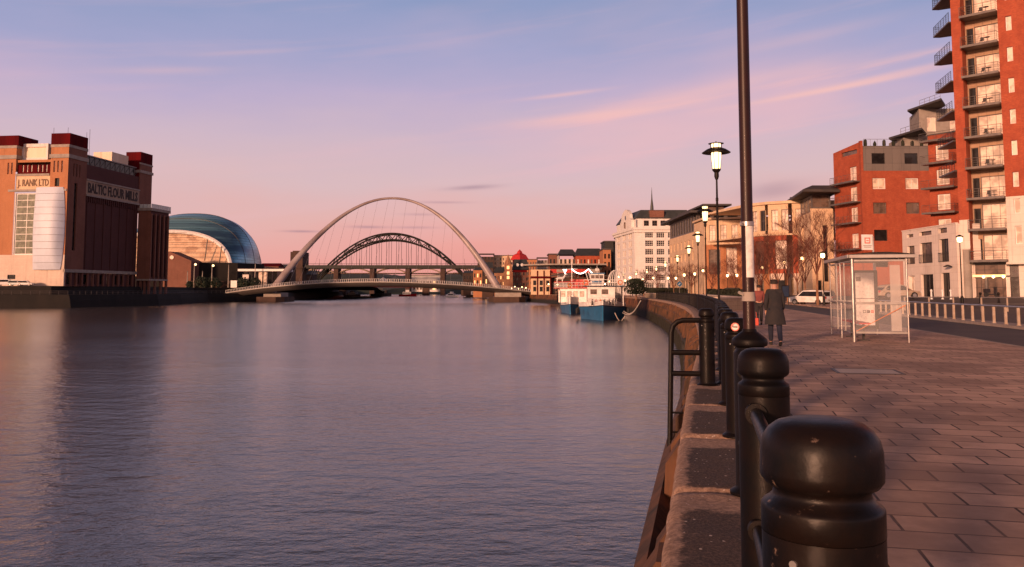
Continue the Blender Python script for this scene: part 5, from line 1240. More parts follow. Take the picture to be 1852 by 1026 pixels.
tx.v = [(.06 - v[1], 10.4 + (v[0] - min(xs_)) * kx, 34.15 + (v[2] - min(zs_)) * kz) for v in tx.v]
tx.build('lettering', 'letter_dark', FM)
tx = text_mb('J. RANK LTD', 3.4, .06, (1, 1), .07)
xs_ = [v[0] for v in tx.v]; zs_ = [v[2] for v in tx.v]; kx = 11.0 / (max(xs_) - min(xs_)); kz = 3.0 / (max(zs_) - min(zs_))
tx.v = [(-17.8 + (v[0] - min(xs_)) * kx, .27 + v[1], fz_(339) + (v[2] - min(zs_)) * kz) for v in tx.v]
tx.build('lettering', 'letter_tan', FM)
# glazed roof gallery
b = MB(); b.box(-14, -1.2, 9.5, 39, 43.6, 46.6); b.build('roof_gallery', 'glass_dark', FM)
b = MB(); b.box(-14.5, -.7, 9.4, 39.4, 46.6, 47.0)
for k in range(11): y = 9.6 + k * 2.9; b.tube([(-1.1, y, 43.6), (-1.1, y, 46.6)], .09, 4); b.tube([(-1.1, y, 43.6), (-1.1, y + 2.9, 46.6)], .07, 4)
b.build('gallery_frame', 'grey_metal', FM)
# pale penthouses
ph = MB(); ph.box(fx_(14), fx_(64), 3.0, 9, fz_(284), fz_(255)); po = ph.build('penthouse', 'pale_panel', FM)
b = MB(); x0, x1, za, zb2 = fx_(14), fx_(64), fz_(284), fz_(255)
for q in ((x0 - .2, x1 + .2, zb2 - .9, zb2 + .2), (x0 - .2, x1 + .2, za, za + .7), (x0 - .2, x0 + .5, za + .7, zb2 - .9), (x1 - .5, x1 + .2, za + .7, zb2 - .9)): b.box(q[0], q[1], 2.5, 9.2, q[2], q[3])
b.build('penthouse_frame', 'white_stone', po)
MB().box(fx_(64) + .2, -6.4, 4, 9, fz_(284), fz_(262)).build('penthouse_shaded_side', 'far_black', FM)  # dark right side of the penthouse, its shade put in as a black box
b = MB(); b.box(-9, -2, 26, 36, 46.9, 50.6); b.build('penthouse', 'pale_panel', FM)
# far tower
wmid.quad((0, 40.5, 30), (0, 48.6, 30), (0, 48.6, 49), (0, 40.5, 49)); wmid.quad((-5.6, 40.5, 30), (0, 40.5, 30), (0, 40.5, 49), (-5.6, 40.5, 49)); wdk.quad((0, 40.5, 3), (0, 48.6, 3), (0, 48.6, 30), (0, 40.5, 30))
cornice(-5.6, 0, 40.5, 48.6, 45.2, 46.2); cornice(-5.6, 0, 40.5, 48.6, 48.4, 49.0, .15); rbox(-5.8, .1, 40.6, 48.4, 49.0, 53.0); rbox(-5.75, -.3, 40.3, 40.6, 42, 49)
# stair block toward the river
bx = MB(); 
wmid.quad((-.3, 40.8, 5.8), (4.6, 40.8, 5.8), (4.6, 40.8, 31), (-.3, 40.8, 31)); facade(FM, wdk, (4.6, 40.8), (0, 1), 12.5, 5.8, 31, [(1.2 + 2.9 * k, 2.5 + 2.9 * k, 6.5, 29.5, 'plain') for k in range(4)], .5)
for k in range(5): MB().box(4.55, 5.0, 40.9 + k * 2.9 - .1, 41.5 + k * 2.9, 5.8, 30).build('pilaster', 'mid_brick', FM)
cbox(-.6, 5.2, 40.3, 53.6, 31, 32.0); cbox(-.4, 5.0, 40.6, 53.4, 5.2, 5.8)
for k in range(4): 
    MB().box(4.1, 4.8, 41.0 + k * 3.9, 41.8 + k * 3.9, .2, 5.2).build('leg', 'mid_brick', FM)
for k in range(2): MB().box(1.0 + k * 1.6, 1.6 + k * 1.6, 40.9, 41.6, .2, 5.2).build('leg', 'mid_brick', FM)
b = MB(); b.tube([(4.8, 41, 33.5), (4.8, 53, 33.5)], .08, 4)
for k in range(9): b.box(4.7, 4.8, 41 + k * 1.5, 42.3 + k * 1.5, 32, 33.6)
for k in range(3): b.box(.2 + k * 1.5, 1.5 + k * 1.5, 40.8, 40.9, 32, 33.4)
b.build('terrace_screen', 'light_glass', FM)
w1.build('orange_brick', 'orange_brick', FM); wpale.build('name_panel', 'sandstone', FM); wdk.build('shaded_brick', 'shaded_brick', FM); redp.build('red_recess', 'red_cladding', FM); wmid.build('mid_brick', 'mid_brick', FM)
MB().tube([(-8, 22, 46.8), (-8, 22, 58)], .07, 4).build('aerial', 'dark_metal', FM)
for x, y in ((-6, .6), (-1, .6), (-.2, 9)): MB().tube([(x, y, 52.5), (x, y, 54.3)], .06, 4).build('aerial', 'dark_metal', FM)
# riverside railing + walkway on the south quay
rl = thing('riverside_railing', 'grey riverside railing along the black quay wall below the old mill', 'railing')
b = MB(); pts = []
for (x0, y0), (x1, y1) in zip(LE[1:6], LE[2:7]):
    n = max(2, int(math.dist((x0, y0), (x1, y1)) / 2.5))
    for i in range(n): f = i / n; pts.append(Vector((x0 + (x1 - x0) * f - 1.6, y0 + (y1 - y0) * f + .8, .3)))
for p in pts: b.tube([p, p + Vector((0, 0, 1.1))], .05, 4)
b.build('posts', 'grey_metal', rl); b = MB()
for z in (.5, 1.1): b.tube([p + Vector((0, 0, z)) for p in pts], .045, 4)
b.build('rails', 'grey_metal', rl)
# ---------------------------------------------------------------- concert hall
CH = bld_thing('concert_hall', 'curved blue steel concert hall like a shell with golden arched glass front')
nr, nc = 44, 46
LOB = [(0, 62, 418), (.10, 66, 405), (.24, 75, 390), (.40, 82, 384.5), (.55, 76, 388), (.68, 74, 398), (.72, 70, 404), (.86, 62, 420), (1.0, 40, 452)]
def li(tab, t, c):
    for i in range(len(tab) - 1):
        if t <= tab[i + 1][0]:
            a, b_ = tab[i], tab[i + 1]; f = (t - a[0]) / (b_[0] - a[0]); f = f * f * (3 - 2 * f) if c == 9 else f; return a[c] + (b_[c] - a[c]) * f
    return tab[-1][c]
P = []
for i in range(nr + 1):
    t = i / nr; Y = 430 + 70 * t
    xc_ = 296 + 92 * t ** .8; hw = 122 + 4 * math.sin(math.pi * t) - 36 * t * t
    ytop = li(LOB, t, 2); X0 = ax(xc_, Y); HW = hw / F_PX * Y; H_ = az(ytop, Y) - 9
    r = []
    for j in range(nc + 1):
        a = math.pi * j / nc; ca, sa_ = math.cos(a), math.sin(a)
        r.append((X0 - HW * (abs(ca) ** .86) * (1 if ca > 0 else -1), Y + 6 * sa_, 9 + H_ * sa_ ** .80))
    P.append(r)
b = MB(); b.grid(P); b.build('shell_roof', 'shell', CH, True, ang=60)
b = MB(); b.tube([Vector(p) + Vector((0, -.6, 0)) for p in P[0]], 1.1, 6); b.build('roof_edge', 'white_paint', CH, True)
for i, m_ in ((9, 0), (18, 0), (29, 0)): b = MB(); b.tube([Vector(p) + Vector((0, -.1, .05)) for p in P[i]], .14, 4); b.build('roof_rib', 'grey_metal', CH, True)
# glazed front: a real wall behind the edge
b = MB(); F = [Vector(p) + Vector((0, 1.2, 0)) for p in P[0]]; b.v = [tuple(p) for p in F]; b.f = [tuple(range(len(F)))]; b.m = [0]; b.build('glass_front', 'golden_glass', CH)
b = MB()
for k in range(1, 46): 
    p = F[k]; b.tube([(p.x, p.y - .15, 9), (p.x, p.y - .15, p.z - .3)], .10, 4)
for z in (11.5, 14, 16.5, 19, 21.5, 24, 26.5, 29, 31.5): 
    xs2 = [p.x for p in F if p.z > z]
    if xs2: b.tube([(min(xs2), F[0].y - .15, z), (max(xs2), F[0].y - .15, z)], .11, 4)
b.build('glazing_bars', 'grey_metal', CH)
b = MB(); 
for x0, x1 in ((372, 350), (398, 372)):
    MB().tube([(ax(x0, 431), 429.6, az(472 if x0 < 390 else 480, 431)), (ax(x0 + 4, 431), 429.6, az(434 if x0 < 390 else 446, 431))], .3, 5).build('strut', 'dark_metal', CH)
pass
b = MB(); b.box(ax(400, 470), ax(470, 470), 462, 520, 3, 15.5); b.build('side_foyer', 'glass_mid', CH)
b = MB(); b.box(ax(398, 462), ax(455, 462), 460.6, 461.6, 13.2, 14.2); b.box(ax(425, 462), ax(452, 462), 460.6, 461.6, 11.3, 11.9); b.build('lit_strip', 'warm_window', CH)
b = MB()
for k in range(7): x = ax(402 + k * 8, 459); b.box(x, x + 1.6, 459, 459.4, 15, 21)
b.build('screens', 'grey_metal', CH)
# terrace block under the hall
TB = thing('terrace_wall', 'long dark retaining wall and planted terrace under the concert hall', 'wall')
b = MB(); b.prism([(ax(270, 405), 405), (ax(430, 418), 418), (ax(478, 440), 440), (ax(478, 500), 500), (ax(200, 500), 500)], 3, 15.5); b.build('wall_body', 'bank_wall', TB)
b = MB(); b.box(ax(340, 402), ax(425, 402), 402, 404, 3, 6.2); b.build('pale_band', 'brown_stone', TB)
rn = random.Random(11)
for k in range(9):
    px, Y = rn.uniform(310, 470), rn.uniform(396, 402); x = ax(px, Y)
    t = thing('shrub', 'dark round shrub on the terrace below the concert hall', 'shrub', (x, Y, 3), 0, 'dark shrubs below the concert hall'); bb = MB(); r = rn.uniform(1.6, 3.2)
    for q in range(260):
        d = Vector((rn.gauss(0, 1), rn.gauss(0, 1), rn.gauss(0, 1))).normalized() * r * rn.uniform(.5, 1.05) + Vector((0, 0, r * .8)); a = Vector((rn.uniform(-1, 1), rn.uniform(-1, 1), rn.uniform(-1, 1))).normalized() * .38; c = a.orthogonal().normalized() * .38
        bb.quad(d - a, d - c, d + a, d + c)
    bb.build('crown', 'leaf', t); MB().tube([(0, 0, 0), (0, 0, r)], .12, 5).build('trunk', 'bark', t)
for i, (px, yt) in enumerate(((340, 492), (352, 480), (367, 492), (384, 482), (414, 480), (462, 478))):
    Y = 398.0; x = ax(px, Y); t = thing('street_lamp', ['thin pale post left of the lit lamps below the concert hall', 'left one of the two lit lamps below the concert hall', 'pale post between the two lit lamps', 'right one of the two lit lamps below the concert hall', 'tall pale post under the right end of the glass arch', 'tall white flag pole in front of the flat roofed pavilion'][i], 'lamp post', (x, Y, 3))
    H = az(yt, Y) - 3; MB().tube([(0, 0, 0), (0, 0, H)], [.28, .16], 6).build('pole', 'concrete', t)
    if i in (1, 3): MB().lathe([(.05, H - .2), (.55, H + .1), (.5, H + .6), (.05, H + .9)], 8, o=(.5, 0, 0)).build('lamp_globe', 'lamp_lit', t, True)
    else: MB().lathe([(.2, H), (.3, H + .2), (.05, H + .5)], 6).build('cap', 'grey_metal', t)
bb_ = bld_thing('gabled_brick_house', 'small brown brick building with round window between the mill and the concert hall')
w = MB(); Y = 402; x0, x1 = ax(296, Y), ax(346, Y)
b = MB(); b.v = [(x0, Y, 3), (x1, Y, 3), (x1, Y, az(472, Y)), ((x0 + x1) / 2 - 4, Y, az(455, Y)), (x0, Y, az(458, Y)), (x0, Y + 14, 3), (x1, Y + 14, 3), (x1, Y + 14, az(472, Y)), ((x0 + x1) / 2 - 4, Y + 14, az(455, Y)), (x0, Y + 14, az(458, Y))]
b.f = [(0, 1, 2, 3, 4), (1, 6, 7, 2), (2, 7, 8, 3), (3, 8, 9, 4), (0, 4, 9, 5)]; b.m = [0] * 5; b.build('wall', 'mid_brick', bb_)
MB().tube([(ax(311, Y), Y - .1, az(466, Y)), (ax(311, Y), Y - .4, az(466, Y))], 1.0, 14).build('round_window', 'glass_bright', bb_)
pv = bld_thing('flat_roof_pavilion', 'low glass pavilion with thin white flat roof left of the arch foot')
Y = 404; MB().box(ax(433, Y), ax(517, Y), Y - 2, Y + 14, az(491, Y), az(487, Y)).build('roof', 'white_paint', pv)
w = MB(); facade(pv, w, (ax(438, Y), Y), (1, 0), ax(512, Y) - ax(438, Y), 3, az(491, Y), [(.8 + 2.4 * k, 2.8 + 2.4 * k, 4, 11.0, 'bright' if k in (3, 4) else 'plain') for k in range(7)], .2); w.build('wall', 'grey_metal', pv)
MB().box(ax(441, Y), ax(452, Y), Y - 1.2, Y - .9, az(514, Y), az(497, Y)).build('poster_board', 'cream_render', pv)
MB().box(ax(426, Y), ax(437, Y), Y - 6, Y - 2, 3, az(508, Y)).build('white_kiosk', 'white_paint', pv)
hs = None
for i, (px, w_, yt, Y, mt) in enumerate(((470, 34, 476, 620, 'mid_brick'), (497, 30, 478, 640, 'brown_stone'), (555, 10, 490, 560, 'brown_stone'))):
    t = bld_thing('far_house', ['dark red roofed house row on the slope right of the concert hall', 'brown house row behind the left foot of the arch bridge', 'small brown building left of the steel arch bridge'][i]); 
    x = ax(px, Y); W_ = w_ / F_PX * Y; z1 = az(yt, Y); b = MB(); b.box(x, x + W_, Y, Y + 14, 3, z1 - 2.5); b.build('wall', mt, t)
    b = MB(); b.v = [(x - .5, Y - .5, z1 - 2.5), (x + W_ + .5, Y - .5, z1 - 2.5), (x + W_ + .5, Y + 14.5, z1 - 2.5), (x - .5, Y + 14.5, z1 - 2.5), (x, Y + 7, z1), (x + W_, Y + 7, z1)]; b.f = [(0, 1, 5, 4), (2, 3, 4, 5), (1, 2, 5), (3, 0, 4)]; b.m = [0] * 4; b.build('roof', 'red_cladding' if i == 0 else 'slate', t)
    for k in range(int(W_ / 3)): MB().box(x + 1 + k * 3, x + 2.2 + k * 3, Y - .05, Y + .1, z1 - 6, z1 - 4).build('window', 'glass_mid', t)
# ---------------------------------------------------------------- tilting arch footbridge
FB = thing('arch_footbridge', 'slender pale arch footbridge with hanging cables and a curved white deck across the river', 'bridge')
A0, A1 = Vector((ax(493, 396), 396, 1.0)), Vector((ax(904, 402), 402, 1.0)); N_ = 60
arch = []
for i in range(N_ + 1):
    t = i / N_; p = A0.lerp(A1, t); q = 4 * t * (1 - t); arch.append(Vector((p.x, p.y + 16 * q, 1.0 + 46.9 * q)))
rad = [.58 + 1.35 * abs(2 * i / N_ - 1) ** 1.8 for i in range(N_ + 1)]
MB().tube(arch, rad, 14).build('arch', 'arch_paint', FB, True)
dk = []; ND = 80
D0, D1 = Vector((ax(422, 402), 402, .6)), Vector((ax(968, 402), 402, .9))
for i in range(ND + 1):
    t = i / ND; p = D0.lerp(D1, t); s_ = math.sin(math.pi * t); dk.append(Vector((p.x, p.y - 30 * s_, .5 + 5.0 * s_ ** .9)))
def off(i, k, z=0):
    t_ = (dk[min(i + 1, ND)] - dk[max(i - 1, 0)]).normalized(); n = Vector((t_.y, -t_.x, 0)); return dk[i] + n * k + Vector((0, 0, z))
b = MB(); b.grid([[off(i, -3.2, 0), off(i, -3.4, -.5), off(i, 0, -2.2), off(i, 2.6, -1.5), off(i, 3.8, -.35), off(i, 3.8, 0), off(i, -3.2, 0)] for i in range(ND + 1)]); b.build('deck', 'grey_metal', FB, True, ang=30)
b = MB(); b.grid([[off(i, 3.9, -.32), off(i, 4.3, .05), off(i, 3.9, .1)] for i in range(ND + 1)]); b.build('deck_edge', 'white_paint', FB)
b = MB()
for i in range(0, ND): 
    for f in (0, .5):
        p = off(i, 3.9).lerp(off(i + 1, 3.9), f); b.tube([p, p + Vector((0, -.1, 1.25))], .11, 4)
b.tube([off(i, 3.9, 1.25) for i in range(ND + 1)], .05, 4); b.build('outer_railing', 'white_paint', FB)
b = MB(); 
for z in (.5, 1.2): b.tube([off(i, -3.1, z) for i in range(ND + 1)], .05, 4)
for i in range(0, ND, 1): b.tube([off(i, -3.1), off(i, -3.1, 1.2)], .05, 3)
b.build('inner_railing', 'steel_rail', FB)
for k in range(18):
    t = .12 + .76 * k / 17; ia = int(round(t * N_)); idk = int(round(((71 + 411 * (.10 + .80 * k / 17)) / 546) * ND)); MB().tube([arch[ia], off(idk, -3.0, .2)], .045, 3).build('cable', 'steel_rail', FB)
for (x0, x1, Y, zt_) in ((884, 950, 392, .2), (470, 520, 396, .2)):
    b = MB(); a, c = ax(x0, Y), ax(x1, Y); b.prism([(a, Y - 4), (a + 3, Y - 8), (c - 3, Y - 8), (c, Y - 4), (c, Y + 14), (a, Y + 14)], -5, zt_ - 1.6); b.build('pier', 'brown_stone', FB)
    b = MB(); b.box(a + 3, c - 2, Y - 3, Y + 10, zt_ - 1.6, zt_ + .4); b.build('hinge_house', 'concrete', FB)
# ---------------------------------------------------------------- steel through-arch bridge
SBr = thing('steel_arch_bridge', 'dark steel lattice arch road bridge behind the footbridge', 'bridge'); Y = 850.0
def chord(dx, apex, c): return apex + c * dx * dx
for side in (0, 17):
    for nm, apex, c in (('upper_chord', 422.5, .00439), ('lower_chord', 434, .00392)):
        pts = [Vector((ax(708 + d, Y), Y + side, az(chord(d, apex, c), Y))) for d in range(-145, 146, 5)]; MB().tube(pts, .85, 4).build(nm, 'green_steel', SBr)
    b = MB(); up = True; ds = list(range(-135, 136, 9))
    for a, c_ in zip(ds, ds[1:]):
        U = lambda d: Vector((ax(708 + d, Y), Y + side, az(chord(d, 422.5, .00439), Y))); Lw = lambda d: Vector((ax(708 + d, Y), Y + side, az(chord(d, 434, .00392), Y)))
        b.tube([U(a), Lw(c_)] if up else [Lw(a), U(c_)], .42, 4); b.tube([U(a), Lw(a)], .38, 4) if a % 2 else None; up = not up
    b.build('lattice', 'green_steel', SBr)
    for d in range(-99, 100, 9 if side == 0 else 18):
        zl = az(chord(d, 434, .00392), Y)
        if zl > 30: MB().tube([(ax(708 + d, Y), Y + side, zl), (ax(708 + d, Y), Y + side, 27)], .22, 3).build('hanger', 'green_steel', SBr)
MB().box(ax(440, Y), ax(925, Y), Y - 1, Y + 18, az(486, Y), az(480, Y)).build('deck', 'green_steel', SBr)
b = MB(); x = ax(440, Y)
while x < ax(925, Y): b.tube([(x, Y - 1, 27), (x, Y - 1, 29)], .15, 3); x += 6
b.tube([(ax(440, Y), Y - 1, 29), (ax(925, Y), Y - 1, 29)], .18, 3)
b.build('parapet', 'green_steel', SBr)
for k, px in enumerate((578, 612, 650, 690, 728, 768, 806, 840)): MB().tube([(ax(px, Y), Y - .5, 27), (ax(px, Y), Y - .5, 34)], .14, 3).build('lamp_pole', 'green_steel', SBr)
for px0, px1, yt in ((527, 549, 456), (866, 880, 470)):
    t = MB(); t.box(ax(px0, Y), ax(px1, Y), Y - 4, Y + 22, -4, az(yt, Y)); t.box(ax(px0 + 3, Y), ax(px1 - 3, Y), Y - 2, Y + 20, az(yt, Y), az(yt - 2, Y)); t.box(ax(px0, Y) - .8, ax(px1, Y) + .8, Y - 5, Y + 23, az(486, Y), az(483, Y)); t.build('stone_tower', 'brown_stone', SBr)
b = MB(); b.box(ax(546, Y), ax(566, Y), Y, Y + 17, -4, az(508, Y)); b.box(ax(848, Y), ax(868, Y), Y, Y + 17, -4, az(508, Y)); b.build('abutment', 'brown_stone', SBr)
for s_ in (-1, 1):
    for k in range(4):
        px = 708 + s_ * (150 - k * 4); MB().tube([(ax(px - s_ * 8, Y), Y, az(486, Y)), (ax(px, Y), Y, az(514, Y))], .5, 4).build('spandrel_strut', 'green_steel', SBr)
HL = thing('high_level_bridge', 'tan bowstring bridge on tall stone piers seen under the steel arch bridge', 'bridge'); Y = 1050.0
for px in (545, 609, 674, 738, 801, 862): MB().box(ax(px - 4, Y), ax(px + 4, Y), Y - 4, Y + 16, -4, az(486, Y)).build('pier', 'brown_stone', HL)
MB().box(ax(540, Y), ax(900, Y), Y, Y + 12, az(496, Y), az(494, Y)).build('lower_deck', 'brown_stone', HL)
MB().box(ax(540, Y), ax(900, Y), Y, Y + 12, az(485.5, Y), az(484, Y)).build('upper_deck', 'dark_metal', HL)
for a, c_ in ((549, 605), (613, 670), (678, 734), (742, 797), (805, 858)):
    for s_ in (0, 12): MB().tube([(ax(a + (c_ - a) * k / 12, Y), Y + s_, az(494 - 8.2 * 4 * (k / 12) * (1 - k / 12), Y)) for k in range(13)], .7, 4).build('bowstring', 'post_cream', HL)
    b = MB()
    for k in range(1, 12): x = ax(a + (c_ - a) * k / 12, Y); b.tube([(x, Y, az(495, Y)), (x, Y, az(485, Y))], .18, 3)
    b.build('hangers', 'post_cream', HL)
SW = thing('low_swing_bridge', 'low dark red swing bridge under the footbridge deck', 'bridge'); Y = 930.0
MB().box(ax(585, Y), ax(860, Y), Y, Y + 12, az(520.5, Y), az(517.5, Y)).build('deck', 'red_cladding', SW)
for px in (620, 693, 770, 840): MB().box(ax(px - 6, Y), ax(px + 6, Y), Y + 1, Y + 11, -4, az(520.5, Y)).build('pier', 'brown_stone', SW)
b = MB(); b.lathe([(4.5, az(517.5, Y)), (4.5, az(508, Y)), (5.2, az(507.6, Y)), (3, az(504.5, Y)), (.5, az(502, Y))], 10, o=(ax(692, Y), Y + 6, 0)); b.build('control_tower', 'white_paint', SW)
wl_ = bld_thing('pale_riverside_hall', 'long pale lit riverside hall glimpsed through the bridges'); Y = 1120
w = MB(); w.box(ax(744, Y), ax(802, Y), Y, Y + 20, 0, az(499, Y)); w.build('wall', 'white_stone', wl_); MB().box(ax(743, Y), ax(803, Y), Y - 1, Y + 21, az(499, Y), az(497.5, Y)).build('roof', 'concrete', wl_)
for k in range(9): x = ax(748 + k * 6, Y); MB().box(x, x + 2.4, Y - .3, Y, 3, 14).build('window', 'warm_window' if k == 6 else 'glass_mid', wl_)
# boats far
def small_boat(label, px, Y, L_, col, rz=0, cab='white_paint'):
    t = thing('moored_boat', label, 'boat', (ax(px, Y), Y, WZ), rz, 'small moored boats beyond the footbridge')
    b = MB(); P = []
    for i in range(9):
        u = i / 8; w = .16 * L_ * math.sin(math.pi * min(1, .18 + u * .9)) ** .6 if i < 8 else .02; zt_ = .11 * L_ + .05 * L_ * u * u
        P.append([((u - .5) * L_, -w, zt_), ((u - .5) * L_, -w * .8, 0), ((u - .5) * L_, 0, -.4), ((u - .5) * L_, w * .8, 0), ((u - .5) * L_, w, zt_)])
    b.grid(P); b.add([r[0] for r in P] + [r[-1] for r in P][::-1], [tuple(range(18))]); b.build('hull', col, t, True)
    h = .11 * L_; b = MB(); b.box(-.28 * L_, .18 * L_, -.10 * L_, .10 * L_, h, h + .15 * L_); b.box(-.12 * L_, .08 * L_, -.08 * L_, .08 * L_, h + .15 * L_, h + .26 * L_); c = b.build('cabin', cab, t)
    b = MB(); b.box(-.26 * L_, .16 * L_, -.101 * L_ - .02, .101 * L_ + .02, h + .05 * L_, h + .11 * L_); b.build('windows', 'glass_dark', c)
small_boat('small grey boat moored under the left part of the footbridge', 638, 700, 14, 'grey_metal', R(20)); small_boat('small white boat moored by the right bank under the footbridge', 818, 640, 12, 'white_paint', R(-30)); small_boat('dark red boat low on the water past the footbridge', 738, 760, 16, 'red_cladding', R(5)); small_boat('dark barge moored beyond the right part of the footbridge', 864, 660, 18, 'dark_metal', R(15)); small_boat('dark boat moored mid river beneath the footbridge deck', 690, 800, 20, 'dark_metal', R(2), 'dark_metal')
# ---------------------------------------------------------------- excursion boats
def loft_hull(t, L_, B, zb, zm, zt_, lower, upper, dark):
    """bow at -y; symmetric hull, lower band zb..zm, bulwark zm..zt"""
    def half(v): return B / 2 * min(1, (1 - (1 - v) ** 2.3)) if v < .4 else B / 2 * (1 - (0 if v < .85 else (v - .85) * .9))
    ring = []
    vs = [0, .02, .05, .1, .16, .24, .34, .5, .7, .85, 1.0]
    def row(z, sh, flare):
        r = []
        for v in vs: h = half(v) / half(.5) * B / 2 * flare if v > 0 else .12; r.append((-h, v * L_ + sh * (1 - v), z + .5 * (1 - v) ** 3))
        for v in vs[::-1]: h = half(v) / half(.5) * B / 2 * flare if v > 0 else .12; r.append((h, v * L_ + sh * (1 - v), z + .5 * (1 - v) ** 3))
        return r
    b = MB(); b.grid([row(zb - .6, .7, .88), row(zm, .15, .98)], closeu=True); hull = b.build('hull', lower, t, True, ang=50)
    b = MB(); b.grid([row(zm + .001, .14, .985), row(zm + .14, .13, 1.0)], closeu=True); b.build('rubbing_strake', dark, hull, True)
    b = MB(); b.grid([row(zm + .14, .13, .99), row(zt_, 0, 1.0), row(zt_, .3, .95), row(zm + .4, .35, .93)], closeu=True); b.build('bulwark', upper, hull, True, ang=50)
    r = row(zm + .45, .3, .94); b = MB(); b.add([(p[0], p[1], zm + .45) for p in r], [tuple(range(len(r)))]); b.build('deck', 'concrete', hull)
def rail_loop(t, pts, h, step, mt='white_paint', name='railing', r=.035, mids=(.5,)):
    b = MB(); P = [Vector(p) for p in pts]
    for z in tuple(mids) + (h,): b.tube([p + Vector((0, 0, z)) for p in P], r, 4)
    for p, q in zip(P, P[1:]):
        n = max(1, int((q - p).length / step))
        for i in range(n): s_ = p.lerp(q, i / n); b.tube([s_, s_ + Vector((0, 0, h))], r * .8, 4)
    return b.build(name, mt, t)
B1 = thing('excursion_boat', 'blue and white excursion boat moored bow on in front, with raised wheelhouse', 'boat', (ax(1089, 144), 144, WZ), R(-6)); B1.scale = (1.06, 1.05, 1.06)
loft_hull(B1, 21, 8.3, 0, 1.95, 2.75, 'blue_paint', 'white_paint', 'dark_blue')
w = MB(); facade(B1, w, (-2.5, 4.2), (1, 0), 4.6, 2.4, 5.6, [(.5, 1.6, 4.3, 5.15, 'mid'), (2.4, 3.5, 4.3, 5.15, 'mid')], .05)
facade(B1, w, (2.1, 4.2), (0, 1), 13, 2.4, 5.6, [(.8 + 2.0 * k, 2.2 + 2.0 * k, 3.7, 4.9, 'mid') for k in range(6)], .05)
w.quad((-2.5, 17.2, 2.4), (-2.5, 4.2, 2.4), (-2.5, 4.2, 5.6), (-2.5, 17.2, 5.6)); w.quad((-2.5, 4.2, 5.6), (2.1, 4.2, 5.6), (2.1, 17.2, 5.6), (-2.5, 17.2, 5.6)); w.build('deckhouse', 'white_paint', B1)
MB().box(-3.2, 3.7, 3.7, 17.6, 5.6, 5.75).build('upper_deck', 'dark_blue', B1)
w = MB(); facade(B1, w, (-2.0, 4.6), (1, 0), 2.3, 5.75, 7.75, [(.12, .75, 6.95, 7.55, 'mid'), (.83, 1.47, 6.95, 7.55, 'mid'), (1.55, 2.18, 6.95, 7.55, 'mid')], .04); w.box(-2.0, .3, 4.72, 6.8, 5.75, 7.75); wh = w.build('wheelhouse', 'white_paint', B1)
MB().box(-1.7, -.1, 4.54, 4.58, 6.15, 6.55).build('name_board', 'blue_paint', wh); MB().box(-2.15, .45, 4.4, 7, 7.75, 7.9).build('roof', 'blue_paint', wh)
rail_loop(B1, [(-3.1, 16, 5.75), (-3.1, 3.8, 5.75), (3.6, 3.8, 5.75), (3.6, 17, 5.75)], 1.0, .8)
rail_loop(B1, [(-2.6, 3.6, 2.6), (-1.5, 1.7, 2.8), (0, .8, 2.95), (1.5, 1.7, 2.8), (2.6, 3.6, 2.6)], .9, .5)
for k in range(8): MB().tube([(3.5, 4.2 + 1.7 * k, 2.4), (3.5, 4.2 + 1.7 * k, 5.6)], .07, 6).build('canopy_post', 'white_paint', B1)
def liferings(t, pts):
    for p in pts:
        b = MB(); n = 16; b.tube([(p[0] + .36 * math.cos(2 * math.pi * k / n), p[1], p[2] + .36 * math.sin(2 * math.pi * k / n)) for k in range(n + 1)], .09, 6); b.build('life_ring', 'orange_paint', t, True)
for k in range(5):
    yy = 3.6 + 3.2 * k
    for s_ in (-1, 1): MB().lathe([(.02, 1.0), (.16, 1.1), (.18, 1.5), (.16, 1.9), (.03, 2.0)], 8, o=(s_ * 4.3, yy, 0)).build('fender', 'rubber', B1, True)
MB().tube([(-.85, 6, 9.2), (0, .8, 3.6)], .02, 3).build('stay_wire', 'steel_rail', B1); MB().tube([(-.85, 6, 9.2), (0, 17, 6.7)], .02, 3).build('stay_wire', 'steel_rail', B1)
b = MB(); b.box(-.3, .3, -.02, .02, 8.3, 8.7); b.build('radar', 'white_paint', B1, loc=(-.85, 6, 0))
liferings(B1, [(3.0, 3.7, 6.3), (-2.8, 3.7, 6.2)])
rn = random.Random(4)
for k, mt in enumerate(('letter_dark', 'red_paint', 'orange_paint', 'teal', 'letter_dark', 'letter_dark')):
    x = -1.7 + .7 * k; MB().lathe([(.16, 2.5), (.2, 2.9), (.15, 3.3), (.10, 3.45), (.02, 3.6)], 8, o=(x, 3.0 + rn.random() * .5, 0)).build('deck_drum', mt, B1, True)
b = MB(); b.tube([(-.85, 6, 7.9), (-.85, 6, 9.2)], .05, 5); b.tube([(-1.9, 4.7, 7.8), (-1.9, 4.7, 8.9)], .02, 4); b.build('mast', 'white_paint', B1)
B2 = thing('excursion_boat', 'second blue and white excursion boat farther back with red upper rails and string lights', 'boat', (ax(1030, 186), 186, WZ), R(-14)); B2.scale = (1.12, 1.1, 1.06)
loft_hull(B2, 24, 8.6, 0, 1.5, 3.2, 'blue_paint', 'white_paint', 'dark_blue')
w = MB(); facade(B2, w, (-2.9, 3.4), (1, 0), 5.8, 2.4, 5.4, [(.5 + 1.3 * k, 1.4 + 1.3 * k, 3.6, 4.8, 'bright') for k in range(4)], .05); w.quad((-2.9, 20, 2.4), (-2.9, 3.4, 2.4), (-2.9, 3.4, 5.4), (-2.9, 20, 5.4)); w.quad((2.9, 3.4, 2.4), (2.9, 20, 2.4), (2.9, 20, 5.4), (2.9, 3.4, 5.4)); w.build('deckhouse', 'white_paint', B2)
MB().box(-3.8, 3.8, 2.8, 20, 5.4, 5.55).build('upper_deck', 'red_paint', B2)
